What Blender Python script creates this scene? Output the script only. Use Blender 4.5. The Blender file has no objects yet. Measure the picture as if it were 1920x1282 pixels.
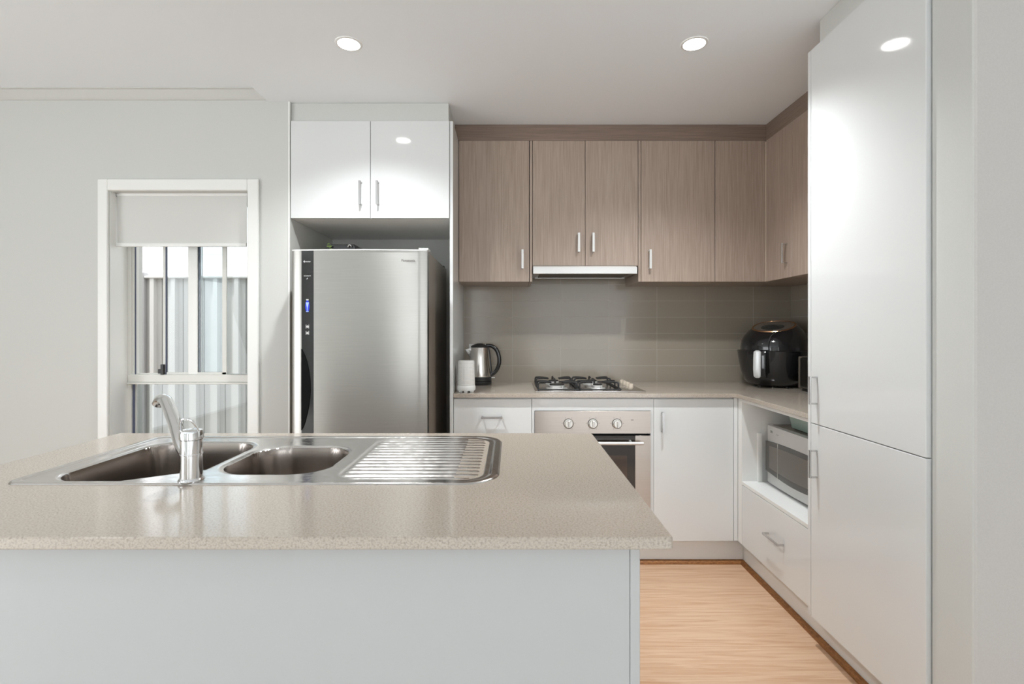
import bpy, bmesh, math
from mathutils import Vector, Matrix

C = bpy.context.scene.collection
PI = math.pi
sc = bpy.context.scene

# ------------------------------------------------------------------ camera, world, fill lamps, sun, exposure
CAM_Z = 1.227
cam_d = bpy.data.cameras.new('camera')
cam = bpy.data.objects.new('camera', cam_d)
C.objects.link(cam)
cam.location = (0, 0, CAM_Z)
cam.rotation_euler = (PI / 2, 0, 0)
cam_d.sensor_width = 36
cam_d.lens = 36 * 950 / 1920
cam_d.shift_x = 2 / 1920
cam_d.shift_y = -22 / 1920
cam_d.clip_start = 0.05
cam_d.dof.use_dof = True
cam_d.dof.focus_distance = 2.7
cam_d.dof.aperture_fstop = 7
sc.camera = cam

sc.view_settings.view_transform = 'Standard'
sc.view_settings.look = 'None'
sc.view_settings.gamma = 1
sc.view_settings.use_curve_mapping = False
sc.view_settings.exposure = 0.2
sc.cycles.use_denoising = True
sc.cycles.max_bounces = 10
sc.cycles.diffuse_bounces = 6
sc.cycles.glossy_bounces = 5
sc.cycles.transmission_bounces = 8
sc.cycles.caustics_reflective = False
sc.cycles.caustics_refractive = False
sc.cycles.sample_clamp_indirect = 4

world = bpy.data.worlds.new('world')
sc.world = world
world.use_nodes = True
bg = world.node_tree.nodes['Background']
bg.inputs[0].default_value = (0.93, 0.965, 1.0, 1)
bg.inputs[1].default_value = 2.4


def area(name, loc, rot, sx, sy, power, col=(1, 1, 1)):
    l = bpy.data.lights.new(name, 'AREA')
    l.shape = 'RECTANGLE'
    l.size, l.size_y = sx, sy
    l.energy = power
    l.color = col
    o = bpy.data.objects.new(name, l)
    C.objects.link(o)
    o.location = loc
    o.rotation_euler = rot
    return o


# fill lamps added at guessed, unseen openings behind and left of the camera
area('fill_rear', (1.80, -3.55, 1.05), (math.radians(112), 0, 0), 2.9, 2.0, 4, (0.97, 0.985, 1.0))
area('fill_rear_narrow', (-0.86, -3.55, 1.15), (math.radians(100), 0, 0), 0.75, 2.1, 4, (0.97, 0.985, 1.0))
area('fill_left', (-4.45, -1.4, 1.05), (math.radians(108), 0, -PI / 2), 3.0, 2.0, 40, (0.97, 0.985, 1.0))

# sun over the side passage outside the window
sun_d = bpy.data.lights.new('sun', 'SUN')
sun_d.energy = 4.0
sun_d.angle = math.radians(2)
sun_d.color = (1.0, 0.97, 0.92)
sun = bpy.data.objects.new('sun', sun_d)
C.objects.link(sun)
sun.rotation_euler = Vector((-0.62, -0.22, 0.75)).to_track_quat('Z', 'Y').to_euler()

# ------------------------------------------------------------------ helpers
def mx(px, y):
    return (px - 958) * y / 950


def mz(py, y):
    return CAM_Z - (py - 619) * y / 950


def wmat(o):
    M = o.matrix_basis.copy()
    while o.parent:
        o = o.parent
        M = o.matrix_basis @ M
    return M


def thing(name, label, cat, loc=(0, 0, 0), rz=0.0, group=None):
    o = bpy.data.objects.new(name, None)
    o.empty_display_size = 0.05
    C.objects.link(o)
    o.location = loc
    o.rotation_euler = (0, 0, rz)
    o['label'] = label
    o['category'] = cat
    if group:
        o['group'] = group
    return o


def tag(o, label, cat, group=None):
    o['label'] = label
    o['category'] = cat
    if group:
        o['group'] = group
    return o


def struct(o):
    o['kind'] = 'structure'
    return o


class MB:
    def __init__(s):
        s.bm = bmesh.new()

    def _merge(s, b):
        m = bpy.data.meshes.new('t')
        b.to_mesh(m)
        b.free()
        s.bm.from_mesh(m)
        bpy.data.meshes.remove(m)
        return s

    def box(s, x0, x1, y0, y1, z0, z1, bev=0.0, seg=1):
        b = bmesh.new()
        bmesh.ops.create_cube(b, size=1)
        for v in b.verts:
            v.co = Vector(((x0 + x1) / 2 + v.co.x * (x1 - x0), (y0 + y1) / 2 + v.co.y * (y1 - y0),
                           (z0 + z1) / 2 + v.co.z * (z1 - z0)))
        if bev > 0:
            bmesh.ops.bevel(b, geom=b.edges[:], offset=bev, segments=seg, profile=0.5, affect='EDGES')
        return s._merge(b)

    def prism(s, pts, axis, lo, hi, bev=0.0):
        """pts 2d polygon; axis 'x': pts=(y,z); 'y': pts=(x,z); 'z': pts=(x,y)"""
        b = bmesh.new()

        def co(p, t):
            return {'x': (t, p[0], p[1]), 'y': (p[0], t, p[1]), 'z': (p[0], p[1], t)}[axis]
        f = b.faces.new([b.verts.new(co(p, lo)) for p in pts])
        r = bmesh.ops.extrude_face_region(b, geom=[f])
        vs = [g for g in r['geom'] if isinstance(g, bmesh.types.BMVert)]
        d = hi - lo
        bmesh.ops.translate(b, verts=vs, vec={'x': (d, 0, 0), 'y': (0, d, 0), 'z': (0, 0, d)}[axis])
        bmesh.ops.recalc_face_normals(b, faces=b.faces[:])
        if bev > 0:
            bmesh.ops.bevel(b, geom=b.edges[:], offset=bev, segments=2, profile=0.5, affect='EDGES')
        return s._merge(b)

    def rings(s, rings, cap0=True, cap1=True, close=True):
        """list of rings (lists of coordinates), bridged"""
        b = bmesh.new()
        vr = [[b.verts.new(p) for p in r] for r in rings]
        n = len(rings[0])
        for a, c in zip(vr, vr[1:]):
            for i in range(n if close else n - 1):
                j = (i + 1) % n
                b.faces.new((a[i], a[j], c[j], c[i]))
        if cap0:
            b.faces.new(vr[0][::-1])
        if cap1:
            b.faces.new(vr[-1])
        bmesh.ops.recalc_face_normals(b, faces=b.faces[:])
        return s._merge(b)

    def lathe(s, prof, c=(0, 0, 0), n=48, axis='z', caps=(True, True)):
        R = []
        for r, h in prof:
            ring = []
            for i in range(n):
                a = 2 * PI * i / n
                u, v = max(r, 1e-5) * math.cos(a), max(r, 1e-5) * math.sin(a)
                p = {'z': (u, v, h), 'y': (u, h, v), 'x': (h, u, v)}[axis]
                ring.append((c[0] + p[0], c[1] + p[1], c[2] + p[2]))
            R.append(ring)
        return s.rings(R, *caps)

    def tube(s, pts, rad, n=12, caps=True, flat=1.0):
        """swept tube; rad a number or list"""
        pts = [Vector(p) for p in pts]
        if not isinstance(rad, (list, tuple)):
            rad = [rad] * len(pts)
        R = []
        up = None
        for i, p in enumerate(pts):
            t = (pts[min(i + 1, len(pts) - 1)] - pts[max(i - 1, 0)]).normalized()
            if up is None:
                up = Vector((0, 0, 1)) if abs(t.z) < 0.9 else Vector((0, 1, 0))
            a = t.cross(up)
            a.normalize()
            up2 = a.cross(t).normalized()
            up = up2
            R.append([p + a * math.cos(2 * PI * k / n) * rad[i] + up2 * math.sin(2 * PI * k / n) * rad[i] * flat
                      for k in range(n)])
        return s.rings(R, caps, caps)

    def build(s, name, mat, parent=None, local=False, smooth=35, origin=None):
        m = bpy.data.meshes.new(name)
        o = bpy.data.objects.new(name, m)
        C.objects.link(o)
        if parent is not None:
            o.parent = parent
            if not local:
                s.bm.transform(wmat(parent).inverted())
        else:
            if origin is None:
                xs = [v.co.x for v in s.bm.verts]
                ys = [v.co.y for v in s.bm.verts]
                zs = [v.co.z for v in s.bm.verts]
                origin = ((min(xs) + max(xs)) / 2, (min(ys) + max(ys)) / 2, min(zs))
            bmesh.ops.translate(s.bm, verts=s.bm.verts[:], vec=-Vector(origin))
            o.location = origin
        s.bm.to_mesh(m)
        s.bm.free()
        if smooth:
            for p in m.polygons:
                p.use_smooth = True
            m.set_sharp_from_angle(angle=math.radians(smooth))
        if mat:
            m.materials.append(mat)
        return o


def curve_pts(ctrl, n=8):
    """Catmull-Rom through control points"""
    P = [Vector(p) for p in ctrl]
    P = [P[0] * 2 - P[1]] + P + [P[-1] * 2 - P[-2]]
    out = []
    for i in range(1, len(P) - 2):
        for k in range(n):
            t = k / n
            a, b, c, d = P[i - 1], P[i], P[i + 1], P[i + 2]
            out.append(0.5 * ((2 * b) + (c - a) * t + (2 * a - 5 * b + 4 * c - d) * t * t + (3 * b - a - 3 * c + d) * t ** 3))
    out.append(P[-2])
    return out


def text(name, body, size, mat, parent, M, ext=0.0002):
    """lettering as a thin mesh; M places local text (x right, y up, z out)"""
    cu = bpy.data.curves.new('t', 'FONT')
    cu.body = body
    cu.size = size
    cu.extrude = ext
    cu.align_x = 'CENTER'
    cu.align_y = 'CENTER'
    t = bpy.data.objects.new('t', cu)
    C.objects.link(t)
    dg = bpy.context.evaluated_depsgraph_get()
    me = bpy.data.meshes.new_from_object(t.evaluated_get(dg))
    bpy.data.objects.remove(t)
    me.transform(wmat(parent).inverted() @ M if parent else M)
    me.materials.clear()
    me.materials.append(mat)
    o = bpy.data.objects.new(name, me)
    C.objects.link(o)
    o.parent = parent
    return o


FACE_CAM = Matrix.Rotation(PI / 2, 4, 'X')      # text facing -Y


def lin(r, g, b):
    f = lambda c: (c / 255 / 12.92) if c / 255 <= 0.04045 else ((c / 255 + 0.055) / 1.055) ** 2.4
    return (f(r), f(g), f(b), 1)


# ------------------------------------------------------------------ materials
def mat(name, col, rough=0.5, metal=0.0, spec=0.5, coat=0.0, **k):
    m = bpy.data.materials.new(name)
    m.use_nodes = True
    p = m.node_tree.nodes['Principled BSDF']
    p.inputs['Base Color'].default_value = col
    p.inputs['Roughness'].default_value = rough
    p.inputs['Metallic'].default_value = metal
    p.inputs['Specular IOR Level'].default_value = spec
    p.inputs['Coat Weight'].default_value = coat
    p.inputs['Coat Roughness'].default_value = 0.04
    for kk, v in k.items():
        p.inputs[kk.replace('_', ' ')].default_value = v
    return m


def nd(m, t, **k):
    n = m.node_tree.nodes.new(t)
    for a, v in k.items():
        setattr(n, a, v)
    return n


def lk(m, a, b):
    m.node_tree.links.new(a, b)


def pbsdf(m):
    return m.node_tree.nodes['Principled BSDF']


def noise_col(m, scale, c0, c1, detail=3, rough_=0.55, lo=0.35, hi=0.65):
    """mottle between two colours, coordinates stretched by scale (x,y,z)"""
    g = nd(m, 'ShaderNodeNewGeometry')
    mp = nd(m, 'ShaderNodeMapping')
    mp.inputs['Scale'].default_value = scale
    n = nd(m, 'ShaderNodeTexNoise')
    n.inputs['Scale'].default_value = 1
    n.inputs['Detail'].default_value = detail
    n.inputs['Roughness'].default_value = rough_
    r = nd(m, 'ShaderNodeValToRGB')
    r.color_ramp.elements[0].position = lo
    r.color_ramp.elements[1].position = hi
    r.color_ramp.elements[0].color = c0
    r.color_ramp.elements[1].color = c1
    lk(m, g.outputs['Position'], mp.inputs['Vector'])
    lk(m, mp.outputs[0], n.inputs['Vector'])
    lk(m, n.outputs['Fac'], r.inputs[0])
    return n, r


def bump(m, src, strength=0.1, dist=0.001):
    b = nd(m, 'ShaderNodeBump')
    b.inputs['Strength'].default_value = strength
    b.inputs['Distance'].default_value = dist
    lk(m, src, b.inputs['Height'])
    lk(m, b.outputs[0], pbsdf(m).inputs['Normal'])


M_wall = mat('wall_paint', (0.70, 0.705, 0.675, 1), 0.6, spec=0.3)
n, r = noise_col(M_wall, (300, 300, 300), (0.59, 0.595, 0.57, 1), (0.61, 0.615, 0.59, 1))
lk(M_wall, r.outputs[0], pbsdf(M_wall).inputs['Base Color'])
bump(M_wall, n.outputs['Fac'], 0.05, 0.0005)
M_wall_shade = mat('wall_paint_shaded', (0.62, 0.595, 0.56, 1), 0.7, spec=0.3)  # same wall paint, darkened: shade of the camera-facing side is in the colour
n, r = noise_col(M_wall_shade, (250, 250, 250), (0.505, 0.485, 0.46, 1), (0.53, 0.51, 0.485, 1))
lk(M_wall_shade, r.outputs[0], pbsdf(M_wall_shade).inputs['Base Color'])
M_ceil = mat('ceiling_paint', (0.86, 0.89, 0.915, 1), 0.7, spec=0.2)
M_bounce_floor = mat('pale_bounce_floor', (0.62, 0.615, 0.60, 1), 0.9)  # unseen pale floor, made up to bounce neutral light upward
M_trim = mat('trim_gloss_paint', (0.82, 0.825, 0.80, 1), 0.3)
M_gloss = mat('white_gloss_laminate', (0.705, 0.718, 0.715, 1), 0.07, spec=0.5)
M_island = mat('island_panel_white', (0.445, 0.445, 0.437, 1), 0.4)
M_satin = mat('white_satin_board', (0.78, 0.785, 0.77, 1), 0.35)
M_alcove = mat('alcove_board', (0.62, 0.61, 0.58, 1), 0.5)


def wood_mat(name, scale, a, b, rough):
    m = mat(name, a, rough, spec=0.4)
    n, r = noise_col(m, scale, a, b, 4, 0.65, 0.3, 0.7)
    lk(m, r.outputs[0], pbsdf(m).inputs['Base Color'])
    bump(m, n.outputs['Fac'], 0.12, 0.0006)
    return m


M_wood = wood_mat('taupe_woodgrain_laminate', (260, 260, 5), lin(150, 133, 120), lin(178, 161, 148), 0.33)
M_wood_h = wood_mat('taupe_woodgrain_fascia_shaded', (5, 5, 260), lin(118, 101, 90), lin(142, 124, 112), 0.4)  # horizontal grain; shade above the downlight beams is put into the colour
M_wood_edge = mat('taupe_edge_strip', lin(150, 128, 112), 0.45)

M_stone = mat('speckled_quartz', lin(180, 172, 160), 0.13, spec=0.5, coat=0.15)
n1, r1 = noise_col(M_stone, (290, 290, 290), lin(142, 132, 121), lin(184, 173, 160), 4, 0.7, 0.33, 0.52)
n2, r2 = noise_col(M_stone, (420, 420, 420), (0.86, 0.86, 0.86, 1), (1.04, 1.04, 1.04, 1), 2, 0.6, 0.3, 0.55)
mm = nd(M_stone, 'ShaderNodeMix', data_type='RGBA', blend_type='MULTIPLY')
mm.inputs[0].default_value = 1
lk(M_stone, r1.outputs[0], mm.inputs[6])
lk(M_stone, r2.outputs[0], mm.inputs[7])
lk(M_stone, mm.outputs[2], pbsdf(M_stone).inputs['Base Color'])


def tile_mat(name, axis):
    m = mat(name, lin(120, 112, 104), 0.16, spec=0.5)
    g = nd(m, 'ShaderNodeNewGeometry')
    s = nd(m, 'ShaderNodeSeparateXYZ')
    c = nd(m, 'ShaderNodeCombineXYZ')
    a1 = nd(m, 'ShaderNodeMath', operation='SUBTRACT')
    a1.inputs[1].default_value = 0.010 if axis == 'x' else 3.206
    a2 = nd(m, 'ShaderNodeMath', operation='SUBTRACT')
    a2.inputs[1].default_value = 0.9
    b = nd(m, 'ShaderNodeTexBrick')
    b.offset = 0
    b.inputs['Scale'].default_value = 1
    b.inputs['Brick Width'].default_value = 0.3047
    b.inputs['Row Height'].default_value = 0.1026
    b.inputs['Mortar Size'].default_value = 0.0013
    b.inputs['Mortar Smooth'].default_value = 0.3
    b.inputs['Color1'].default_value = lin(150, 141, 128)
    b.inputs['Color2'].default_value = lin(154, 145, 132)
    b.inputs['Mortar'].default_value = lin(178, 169, 156)
    lk(m, g.outputs['Position'], s.inputs[0])
    lk(m, s.outputs[0 if axis == 'x' else 1], a1.inputs[0])
    lk(m, s.outputs[2], a2.inputs[0])
    lk(m, a1.outputs[0], c.inputs[0])
    lk(m, a2.outputs[0], c.inputs[1])
    lk(m, c.outputs[0], b.inputs['Vector'])
    lk(m, b.outputs['Color'], pbsdf(m).inputs['Base Color'])
    bp = nd(m, 'ShaderNodeBump', invert=True)
    bp.inputs['Strength'].default_value = 0.5
    bp.inputs['Distance'].default_value = 0.0012
    # gentle glaze waviness under the grout relief
    nz = nd(m, 'ShaderNodeTexNoise')
    nz.inputs['Scale'].default_value = 9
    nz.inputs['Detail'].default_value = 1
    lk(m, g.outputs['Position'], nz.inputs['Vector'])
    bw = nd(m, 'ShaderNodeBump')
    bw.inputs['Strength'].default_value = 0.25
    bw.inputs['Distance'].default_value = 0.002
    lk(m, nz.outputs['Fac'], bw.inputs['Height'])
    lk(m, b.outputs['Fac'], bp.inputs['Height'])
    lk(m, bw.outputs[0], bp.inputs['Normal'])
    lk(m, bp.outputs[0], pbsdf(m).inputs['Normal'])
    return m


M_tile_b = tile_mat('glazed_taupe_tile_rear', 'x')
M_tile_r = tile_mat('glazed_taupe_tile_side', 'y')

# floor planks
M_floor = mat('oak_plank', lin(215, 175, 140), 0.32, spec=0.4)
g = nd(M_floor, 'ShaderNodeNewGeometry')
b = nd(M_floor, 'ShaderNodeTexBrick')
b.offset = 0.37
b.inputs['Scale'].default_value = 1
b.inputs['Brick Width'].default_value = 1.52
b.inputs['Row Height'].default_value = 0.262
b.inputs['Mortar Size'].default_value = 0.0009
b.inputs['Mortar Smooth'].default_value = 0.4
b.inputs['Color1'].default_value = (0, 0, 0, 1)
b.inputs['Color2'].default_value = (1, 1, 1, 1)
b.inputs['Mortar'].default_value = (0.5, 0.5, 0.5, 1)
mp0 = nd(M_floor, 'ShaderNodeMapping')
mp0.inputs['Location'].default_value = (-0.28, 0.13, 0)
lk(M_floor, g.outputs['Position'], mp0.inputs['Vector'])
lk(M_floor, mp0.outputs[0], b.inputs['Vector'])
off = nd(M_floor, 'ShaderNodeVectorMath', operation='MULTIPLY_ADD')
off.inputs[1].default_value = (3.1, 7.7, 1.3)
lk(M_floor, b.outputs['Color'], off.inputs[0])
mp = nd(M_floor, 'ShaderNodeMapping')
mp.inputs['Scale'].default_value = (4.0, 75, 1)
lk(M_floor, g.outputs['Position'], mp.inputs['Vector'])
lk(M_floor, mp.outputs[0], off.inputs[2])
nz = nd(M_floor, 'ShaderNodeTexNoise')
nz.inputs['Scale'].default_value = 1.1
nz.inputs['Detail'].default_value = 5
nz.inputs['Roughness'].default_value = 0.55
nz.inputs['Distortion'].default_value = 0.6
lk(M_floor, off.outputs[0], nz.inputs['Vector'])
rp = nd(M_floor, 'ShaderNodeValToRGB')
rp.color_ramp.elements[0].position = 0.3
rp.color_ramp.elements[0].color = lin(186, 147, 116)
rp.color_ramp.elements[1].position = 0.62
rp.color_ramp.elements[1].color = lin(207, 176, 149)
lk(M_floor, nz.outputs['Fac'], rp.inputs[0])
mixp = nd(M_floor, 'ShaderNodeMix', data_type='RGBA', blend_type='MULTIPLY')
mixp.inputs[0].default_value = 1
tone = nd(M_floor, 'ShaderNodeValToRGB')
tone.color_ramp.elements[0].color = (0.90, 0.88, 0.86, 1)
tone.color_ramp.elements[1].color = (1.03, 1.02, 1.0, 1)
lk(M_floor, b.outputs['Color'], tone.inputs[0])
lk(M_floor, rp.outputs[0], mixp.inputs[6])
lk(M_floor, tone.outputs[0], mixp.inputs[7])
mor = nd(M_floor, 'ShaderNodeMix', data_type='RGBA')
mor.inputs[7].default_value = lin(165, 122, 88)
lk(M_floor, b.outputs['Fac'], mor.inputs[0])
lk(M_floor, mixp.outputs[2], mor.inputs[6])
lk(M_floor, mor.outputs[2], pbsdf(M_floor).inputs['Base Color'])
M_bead = wood_mat('brown_quad_timber', (60, 60, 200), lin(112, 70, 34), lin(158, 108, 62), 0.5)

# metals
def steel(name, col, rough, aniso=0.0, rot=0.0, brush=None, axis='Z'):
    m = mat(name, col, rough, metal=1.0)
    p = pbsdf(m)
    if aniso:
        p.inputs['Anisotropic'].default_value = aniso
        p.inputs['Anisotropic Rotation'].default_value = rot
        t = nd(m, 'ShaderNodeTangent', direction_type='RADIAL', axis=axis)
        lk(m, t.outputs[0], p.inputs['Tangent'])
    if brush:
        n, r = noise_col(m, brush, tuple(c * 0.93 for c in col[:3]) + (1,), col, 3, 0.6, 0.35, 0.65)
        lk(m, r.outputs[0], p.inputs['Base Color'])
    return m


M_fridge = steel('brushed_steel_door', (0.43, 0.42, 0.395, 1), 0.30, 0.75, 0.25, (6, 6, 700))
M_fridge_side = mat('grey_fridge_side', lin(146, 136, 124), 0.32, metal=0.2)
M_steel = steel('brushed_steel', (0.47, 0.425, 0.385, 1), 0.3, 0.6, 0.25, (6, 6, 600))
M_jug = steel('jug_steel', (0.68, 0.65, 0.61, 1), 0.22)
M_sink = mat('sink_steel', (0.66, 0.64, 0.62, 1), 0.17, metal=1.0)
n, r = noise_col(M_sink, (60, 60, 60), (0.12, 0.12, 0.12, 1), (0.24, 0.24, 0.24, 1), 3)
lk(M_sink, r.outputs[0], pbsdf(M_sink).inputs['Roughness'])
M_bowl = mat('sink_bowl_steel', (0.40, 0.36, 0.33, 1), 0.24, metal=1.0)
M_chrome = mat('chrome', (0.80, 0.81, 0.82, 1), 0.06, metal=1.0)
M_handle = mat('satin_nickel', (0.62, 0.62, 0.62, 1), 0.25, metal=1.0)
M_alu = mat('satin_aluminium_light', (0.66, 0.655, 0.64, 1), 0.38, metal=0.6)
M_black = mat('black_gloss_plastic', (0.012, 0.012, 0.013, 1), 0.12, coat=0.3)
M_blackm = mat('black_matt_plastic', (0.018, 0.018, 0.018, 1), 0.45)
M_recess = mat('recess_black', (0.004, 0.004, 0.004, 1), 0.6, spec=0.1)
M_iron = mat('black_cast_iron', (0.02, 0.02, 0.02, 1), 0.5)
M_bglass = mat('black_glass', (0.026, 0.027, 0.026, 1), 0.08, spec=0.45)
M_oglass = mat('oven_glass', (0.03, 0.024, 0.02, 1), 0.06, spec=0.6)
M_dark = mat('shadow_gap_black', (0.02, 0.02, 0.02, 1), 0.8)
M_copper = mat('copper_trim', (0.72, 0.40, 0.22, 1), 0.25, metal=1.0)
M_greyp = mat('grey_plastic_panel', lin(92, 84, 76), 0.3)
M_white_p = mat('white_plastic', (0.8, 0.8, 0.78, 1), 0.35)
M_cream = mat('cream_plastic', lin(214, 200, 182), 0.35)
M_grip = mat('silver_grip', (0.75, 0.77, 0.78, 1), 0.35, metal=0.3)
M_knob = mat('satin_silver_knob', (0.72, 0.70, 0.66, 1), 0.32, metal=0.7)
M_mw = mat('silver_microwave_paint', (0.60, 0.60, 0.585, 1), 0.35, metal=0.25)
M_mwtop = mat('grey_microwave_case', lin(132, 128, 122), 0.45)
M_mwglass = mat('smoked_door_glass', lin(86, 85, 82), 0.2)
M_mwwin = mat('mesh_door_window', lin(112, 107, 101), 0.3)
M_print = mat('white_print', (0.75, 0.75, 0.75, 1), 0.5)
M_dprint = mat('dark_print', (0.06, 0.06, 0.06, 1), 0.5)
M_green = mat('sage_glass', lin(178, 205, 195), 0.1, Transmission_Weight=0.35)
M_leaf = mat('olive_leaf', lin(90, 110, 50), 0.5)
M_fabric = mat('blind_fabric', (0.66, 0.66, 0.635, 1), 0.85, spec=0.1)
M_wframe = mat('window_frame_powdercoat', (0.70, 0.70, 0.66, 1), 0.35)
M_navy = mat('dark_window_seal', lin(84, 90, 112), 0.5)
M_sash = mat('sash_aluminium', lin(214, 214, 208), 0.35)
M_fence = mat('pale_steel_fence_sheet', (0.52, 0.51, 0.49, 1), 0.5)
M_fpost = mat('fence_post_paint', (0.42, 0.41, 0.41, 1), 0.5)
M_cladding = mat('pale_weatherboard', (0.86, 0.88, 0.90, 1), 0.6)
M_gravel = mat('pale_concrete_path', (0.55, 0.54, 0.52, 1), 0.9)
n, r = noise_col(M_gravel, (30, 30, 30), (0.45, 0.44, 0.42, 1), (0.62, 0.61, 0.59, 1))
lk(M_gravel, r.outputs[0], pbsdf(M_gravel).inputs['Base Color'])

# clear window glass
M_glass = bpy.data.materials.new('window_glass')
M_glass.use_nodes = True
nt = M_glass.node_tree
nt.nodes.remove(nt.nodes['Principled BSDF'])
tr = nd(M_glass, 'ShaderNodeBsdfTransparent')
tr.inputs[0].default_value = (0.93, 0.96, 0.97, 1)
gl = nd(M_glass, 'ShaderNodeBsdfGlossy')
gl.inputs['Roughness'].default_value = 0.0
gl.inputs['Color'].default_value = (0.5, 0.5, 0.5, 1)
fr = nd(M_glass, 'ShaderNodeFresnel')
fr.inputs[0].default_value = 1.5
mxs = nd(M_glass, 'ShaderNodeMixShader')
lk(M_glass, fr.outputs[0], mxs.inputs[0])
lk(M_glass, tr.outputs[0], mxs.inputs[1])
lk(M_glass, gl.outputs[0], mxs.inputs[2])
lk(M_glass, mxs.outputs[0], nt.nodes['Material Output'].inputs[0])


def emis(name, col, s):
    m = mat(name, (0, 0, 0, 1), 0.5)
    pbsdf(m).inputs['Emission Color'].default_value = col
    pbsdf(m).inputs['Emission Strength'].default_value = s
    return m


M_lamp = emis('downlight_diffuser', (1.0, 0.99, 0.96, 1), 25)
M_blue = emis('blue_display', (0.02, 0.06, 0.9, 1), 0.8)
M_bluew = emis('pale_blue_display', (0.45, 0.6, 1.0, 1), 1.0)

# ------------------------------------------------------------------ the setting
YB, XR, YW = 3.206, 1.772, 2.600        # tiled back plane, right wall plane, window wall plane
ZC, ZR, XD = 2.40, 2.452, -1.249        # kitchen ceiling, raised ceiling, step between them
XL, YF, XE = -4.4, -3.5, 3.6            # far left, behind camera, far right

f = struct(MB().box(XL, XE, 0.62, 3.3, -0.1, 0.0).build('floor', M_floor, smooth=0))
f = struct(MB().box(XL, XE, YF, 0.62, -0.1, 0.0).build('floor', M_bounce_floor, smooth=0))  # bounce floor behind the camera, never in view
c = MB()
c.box(XD, XE, YF, 3.3, ZC, ZR + 0.12)
c.box(XL, XD, YF, 2.9, ZR, ZR + 0.12)
struct(c.build('ceiling', M_ceil, smooth=0))

struct(MB().box(-1.24, XR + 0.1, YB + 0.008, YB + 0.1, 0, ZC).build('wall_back', M_wall, smooth=0))
struct(MB().box(XR + 0.008, XR + 0.1, 1.415, YB + 0.1, 0, ZC).build('wall_right', M_wall, smooth=0))
w = MB()
WX0, WX1, WZ0, WZ1 = -2.058, -1.3465, 0.45, 1.940
w.box(XL, WX0, YW, 2.83, 0, ZR)
w.box(WX1, -1.133, YW, 2.83, 0, ZR)
w.box(WX0, WX1, YW, 2.83, 0, WZ0)
w.box(WX0, WX1, YW, 2.83, WZ1, ZR)
w.box(-1.24, -1.133, 2.83, YB + 0.05, 0, ZC)
struct(w.build('wall_window', M_wall, smooth=0))
# wall end right of the pantry: its narrow end faces the kitchen, its face the camera, with shade put into its colour
w = MB()
w.prism([(1.176, 1.414), (1.176, 1.293), (1.178, 1.288), (1.183, 1.285), (XE, 1.285), (XE, 1.414)], 'z', 0, ZC)
o = struct(w.build('wall_end', M_wall, smooth=0))
o.data.materials.append(M_wall_shade)
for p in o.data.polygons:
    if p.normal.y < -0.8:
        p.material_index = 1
struct(MB().box(XE, XE + 0.1, YF, 1.285, 0, ZC).build('wall_far_right', M_wall_shade, smooth=0))
# left wall with wide opening
w = MB()
w.box(XL - 0.1, XL, YF, -2.9, 0, ZR)
w.box(XL - 0.1, XL, 0.1, 2.9, 0, ZR)
w.box(XL - 0.1, XL, -2.9, 0.1, 2.2, ZR)
struct(w.build('wall_left', M_wall, smooth=0))
w = MB()
w.box(XL, -1.25, YF - 0.1, YF, 0, ZR)
w.box(-0.47, 0.30, YF - 0.1, YF, 0, ZR)
w.box(3.3, XE, YF - 0.1, YF, 0, ZR)
w.box(-1.25, -0.47, YF - 0.1, YF, 2.25, ZR)
w.box(0.30, 3.3, YF - 0.1, YF, 2.2, ZR)
struct(w.build('wall_front', M_wall, smooth=0))

# tiled splashbacks
struct(MB().box(-0.297, XR, YB, YB + 0.008, 0.9, 1.60).build('wall_tiles_back', M_tile_b, smooth=0))
struct(MB().box(XR, XR + 0.008, 1.985, YB, 0.9, 1.60).build('wall_tiles_right', M_tile_r, smooth=0))

# cornice on the window wall
cz, cs = 2.407, 0.045
w = MB()
w.prism([(YW, cz), (YW - 0.004, cz), (YW - 0.012, cz + 0.008), (YW - 0.036, ZR - 0.006), (YW - cs, ZR - 0.004), (YW - cs, ZR), (YW, ZR)],
        'x', XL, XD)
struct(w.build('trim_1', M_wall, smooth=0))
# window architrave
w = MB()
ax0, ax1 = mx(187, YW), mx(487, YW)
at = mz(337, YW)
w.box(ax0, WX0 - 0.001, YW - 0.016, YW, WZ0 - 0.06, at, 0.003)
w.box(WX1 + 0.001, ax1, YW - 0.016, YW, WZ0 - 0.06, at, 0.003)
w.box(WX0 - 0.001, WX1 + 0.001, YW - 0.016, YW, WZ1 + 0.001, at, 0.003)
w.box(WX0 - 0.001, WX1 + 0.001, YW - 0.03, YW, WZ0 - 0.02, WZ0 - 0.001, 0.003)
w.box(WX0, WX0 + 0.003, YW - 0.002, 2.7145, WZ0, WZ1)
w.box(WX1 - 0.003, WX1, YW - 0.002, 2.7145, WZ0, WZ1)
struct(w.build('trim_2', M_trim, smooth=0))
# corner bead strip where the wall end meets the fridge cabinet
struct(MB().box(-1.1415, -1.1335, YW - 0.004, YW + 0.0, 0.0, ZC - 0.001).build('trim_3', M_trim, smooth=0))

# brown quad bead at the kickboards
def quad(y, z, r, axis, lo, hi, sx=1):
    pts = [(0, 0)] + [(-r * math.cos(a * PI / 12), r * math.sin(a * PI / 12)) for a in range(7)]
    return pts


q = MB()
q.prism([(2.6735 + p[0], p[1]) for p in quad(0, 0, 0.019, 'x', 0, 0)], 'x', -0.297, 1.2235)
struct(q.build('trim_4', M_bead))
q = MB()
q.prism([(1.2235 + p[0], p[1]) for p in quad(0, 0, 0.019, 'x', 0, 0)], 'y', 1.4145, 2.6735)
struct(q.build('trim_5', M_bead))

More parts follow.
